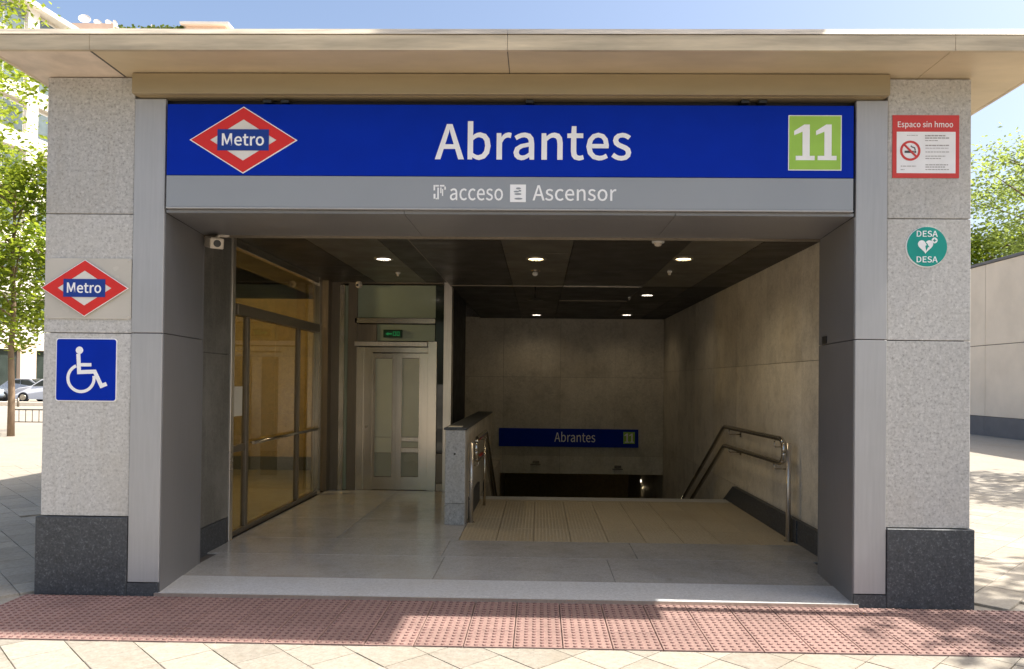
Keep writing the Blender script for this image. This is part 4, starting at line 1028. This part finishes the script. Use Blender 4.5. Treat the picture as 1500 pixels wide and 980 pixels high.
tA, blkA = facade_block('apartment_building', 'white apartment building with wide windows behind the left street trees', (-37.5, 42.6), R(82), 9.3, 12, 28.2, 7, M['render'], 2, M['bwin'])
blkA('parapet_wall', 0, 9.3, 1.5, 1.9, 28.55, 29.6, M['render_pink'])
tB, blkB = facade_block('far_building', 'cream building seen as a sliver over the roof with dishes and planting on its top', (-56, 70), R(1), 24, 10, 37.2, 8, M['render_pink'], 8, M['bwin'])
blkB('penthouse', 18.4, 22.6, 1, 7, 37.5, 38.7, M['render_pink']); blkB('penthouse_roof', 18.0, 23.1, .5, 7.4, 38.7, 38.95, M['render'])
blkB('penthouse', 5.0, 10.8, 1, 7, 37.5, 38.9, M['render_pink']); blkB('terrace_wall', 10.8, 18, .0, .3, 37.5, 37.9, M['render'])
# roof hedge, dishes and masts on the far building
bm = bmesh.new(); rnd = random.Random(4)
for k in range(1500):
    p = Vector((-56+rnd.uniform(10.8, 18.2), 70.5+rnd.uniform(0, .8)+.6, 37.7+rnd.uniform(0, 1.1)*rnd.random())); a = Vector((rnd.gauss(0, 1), rnd.gauss(0, 1), rnd.gauss(0, 1))).normalized(); b = a.orthogonal().normalized(); s_ = .16
    bm.faces.new([bm.verts.new(p-a*s_), bm.verts.new(p-b*s_), bm.verts.new(p+a*s_), bm.verts.new(p+b*s_)])
tag(obj('roof_hedge', bm, M['leaf2'], tB), kind='stuff')
for k, (dx, z, r_) in enumerate(((7.2, 39.7, .6), (8.6, 39.3, .4), (9.8, 39.2, .45), (10.4, 39.3, .3), (14.4, 38.8, .35), (17.0, 38.6, .3))):
    d = thing('satellite_dish', 'small white satellite dish on the far rooftop, number %s from the left' % ('one', 'two', 'three', 'four', 'five', 'six')[k], 'dish', (-56+dx, 72, z-.9), 'dishes on the far rooftop')
    bm = bmesh.new(); lathe(bm, (0, 0, 0), [(r_*.2, -.05), (r_*.7, .0), (r_, .12), (r_*.98, .14), (r_*.68, .03)], 14, 'y')
    bmesh.ops.rotate(bm, verts=bm.verts, matrix=Matrix.Rotation(R(-25), 3, 'X') @ Matrix.Rotation(R(20+k*17), 3, 'Z'), cent=(0, 0, 0)); bmesh.ops.translate(bm, verts=bm.verts, vec=(-56+dx, 72, z))
    obj('bowl', bm, M['plastic_white'], d); obj('mast', T([(-56+dx, 72.1, z-1.6), (-56+dx, 72.1, z+.1)], .05, 6), M['bronze'], d)

def car(label, x, y, paintm, rot):
    t = thing('parked_car', label, 'car', (0, 0, 0), 'cars parked in front of the white building')
    L2, W2 = 2.15, .86
    prof = [(-2.15, .38), (-2.12, .72), (-1.98, .92), (-1.62, .98), (-1.05, 1.40), (-.6, 1.47), (.25, 1.46), (.95, 1.02), (1.7, .90), (2.08, .72), (2.15, .42), (2.05, .24), (-2.05, .24)]
    bm = bmesh.new()
    def sect(yy, inset, drop): return [bm.verts.new((px_*(1-inset*.03), yy*(1-(inset*.16 if pz > 1.0 else inset*.02)), pz-(drop*.03))) for px_, pz in prof]
    rows = [sect(-W2, 1, 1), sect(-W2*.9, .5, 0), sect(0, 0, 0), sect(W2*.9, .5, 0), sect(W2, 1, 1)]; n = len(prof)
    for a, b in zip(rows[:-1], rows[1:]):
        for i in range(n): bm.faces.new((a[i], a[(i+1) % n], b[(i+1) % n], b[i])).smooth = True
    bm.faces.new(rows[0]); bm.faces.new(rows[-1][::-1]); bmesh.ops.recalc_face_normals(bm, faces=bm.faces)
    obj('body', bm, paintm, t, origin=(0, 0, .24))
    for s in (-1, 1):
        yy = s*W2*.865
        for q in ([(-.98, 1.33), (-.60, 1.39), (-.30, 1.39), (-.30, 1.02), (-1.38, 1.02)], [(-.24, 1.39), (.22, 1.38), (.80, 1.04), (-.24, 1.02)]):
            obj('side_window', prism_y(q, yy-.03, yy+.03) , M['shop'], t)
        for wx in (-1.32, 1.32):
            bmw = lathe(bmesh.new(), (wx, s*.80+.09, .32), [(.2, 0), (.32, .01), (.32, .17), (.2, .18)], 20, 'y'); wh = obj('wheel', bmw, M['tyre'], t)
            obj('rim', lathe(bmesh.new(), (wx, s*.80+.10, .32), [(.19, 0), (.20, .02), (.20, .19), (.08, .20)], 16, 'y'), M['steel'], wh)
        obj('headlight', B(1.95, 2.09, s*.62-.17, s*.62+.17, .62, .76, .02), M['white'], t)
        obj('tail_light', B(-2.15, -2.0, s*.66-.12, s*.66+.12, .66, .90, .02), M['tail'], t)
    ws_ = bmesh.new(); v = [ws_.verts.new(p) for p in ((.36, -.58, 1.425), (.36, .58, 1.425), (.93, .66, 1.06), (.93, -.66, 1.06))]; ws_.faces.new(v)
    r_ = bmesh.ops.extrude_face_region(ws_, geom=ws_.faces[:]); bmesh.ops.translate(ws_, verts=[g for g in r_['geom'] if isinstance(g, bmesh.types.BMVert)], vec=(.012, 0, .03)); bmesh.ops.recalc_face_normals(ws_, faces=ws_.faces)
    obj('windscreen', ws_, M['shop'], t)
    obj('number_plate', B(-2.18, -2.14, -.26, .26, .50, .61), M['white'], t)
    t.location = (x, y, -.02); t.rotation_euler = (0, 0, rot); return t
car('pale blue car at the far left edge, half cut by the frame', -36.2, 40.3, M['carpaint_blue'], 0)
car('white car behind the street tree trunk, half hidden by the pier', -30.6, 40.6, M['carpaint_white'], PI)
car('grey car in the second row behind the white car', -32.9, 42.0, M['carpaint_grey'], 0)
# far belt of trees closing the view behind the entrance
rnd = random.Random(77); V_, F_ = [], []
for k in range(16000):
    cx = rnd.uniform(-32, 75); top = 6.5+2.2*math.sin(cx*.55)+1.3*math.sin(cx*1.7+1)
    p = Vector((cx, 80+rnd.gauss(0, 1.6), rnd.random()**.8*top)); s_ = rnd.uniform(.25, .55)
    a = Vector((rnd.gauss(0, 1), rnd.gauss(0, 1), rnd.gauss(0, 1))).normalized(); b = a.orthogonal().normalized()
    i0 = len(V_); V_ += [tuple(p-a*s_), tuple(p-b*s_*.7), tuple(p+a*s_), tuple(p+b*s_*.7)]; F_.append((i0, i0+1, i0+2, i0+3))
me = bpy.data.meshes.new('far_tree_belt'); me.from_pydata(V_, [], F_)
tag(finish('far_tree_belt', me, M['leaf2']), 'belt of dense green trees far behind the entrance building', 'trees', kind='stuff')
# kerb, planter ledge, railing
struct(obj('road', B(-60, -12, 37.6, 42.0, -.019, -.010), paint('asphalt', (.055, .055, .058), .85, 0, .15, 2), origin=(0, 0, -.019)))
lg = tag(obj('low_ledge', B(-36, -12, 34.6, 35.1, -.02, .20, .02), M['concrete']), 'long low beige stone ledge in front of the parked cars', 'ledge')
for k in range(7):
    tag(obj('bollard', T([(-30+k*2.3, 33.4, -.02), (-30+k*2.3, 33.4, .45)], .06, 10), M['bronze']), 'short metal bollard before the low ledge, %s from the left' % ('first', 'second', 'third', 'fourth', 'fifth', 'sixth', 'seventh')[k], 'bollard', 'short bollards along the ledge')
rg = thing('railing', 'low metal railing with thin upright bars on the sunlit paving beside the street tree', 'railing', (-16, 18.3, 0))
obj('top_bar', T([(-17.2, 18.3, .52), (-11, 18.3, .52)], .022, 8), M['bronze'], rg)
obj('bottom_bar', T([(-17.2, 18.3, .12), (-11, 18.3, .12)], .016, 8), M['bronze'], rg)
for k in range(28): obj('bar', T([(-17.1+k*.22, 18.3, -.02 if k % 7 == 0 else .12), (-17.1+k*.22, 18.3, .52)], .012, 6), M['bronze'], rg)
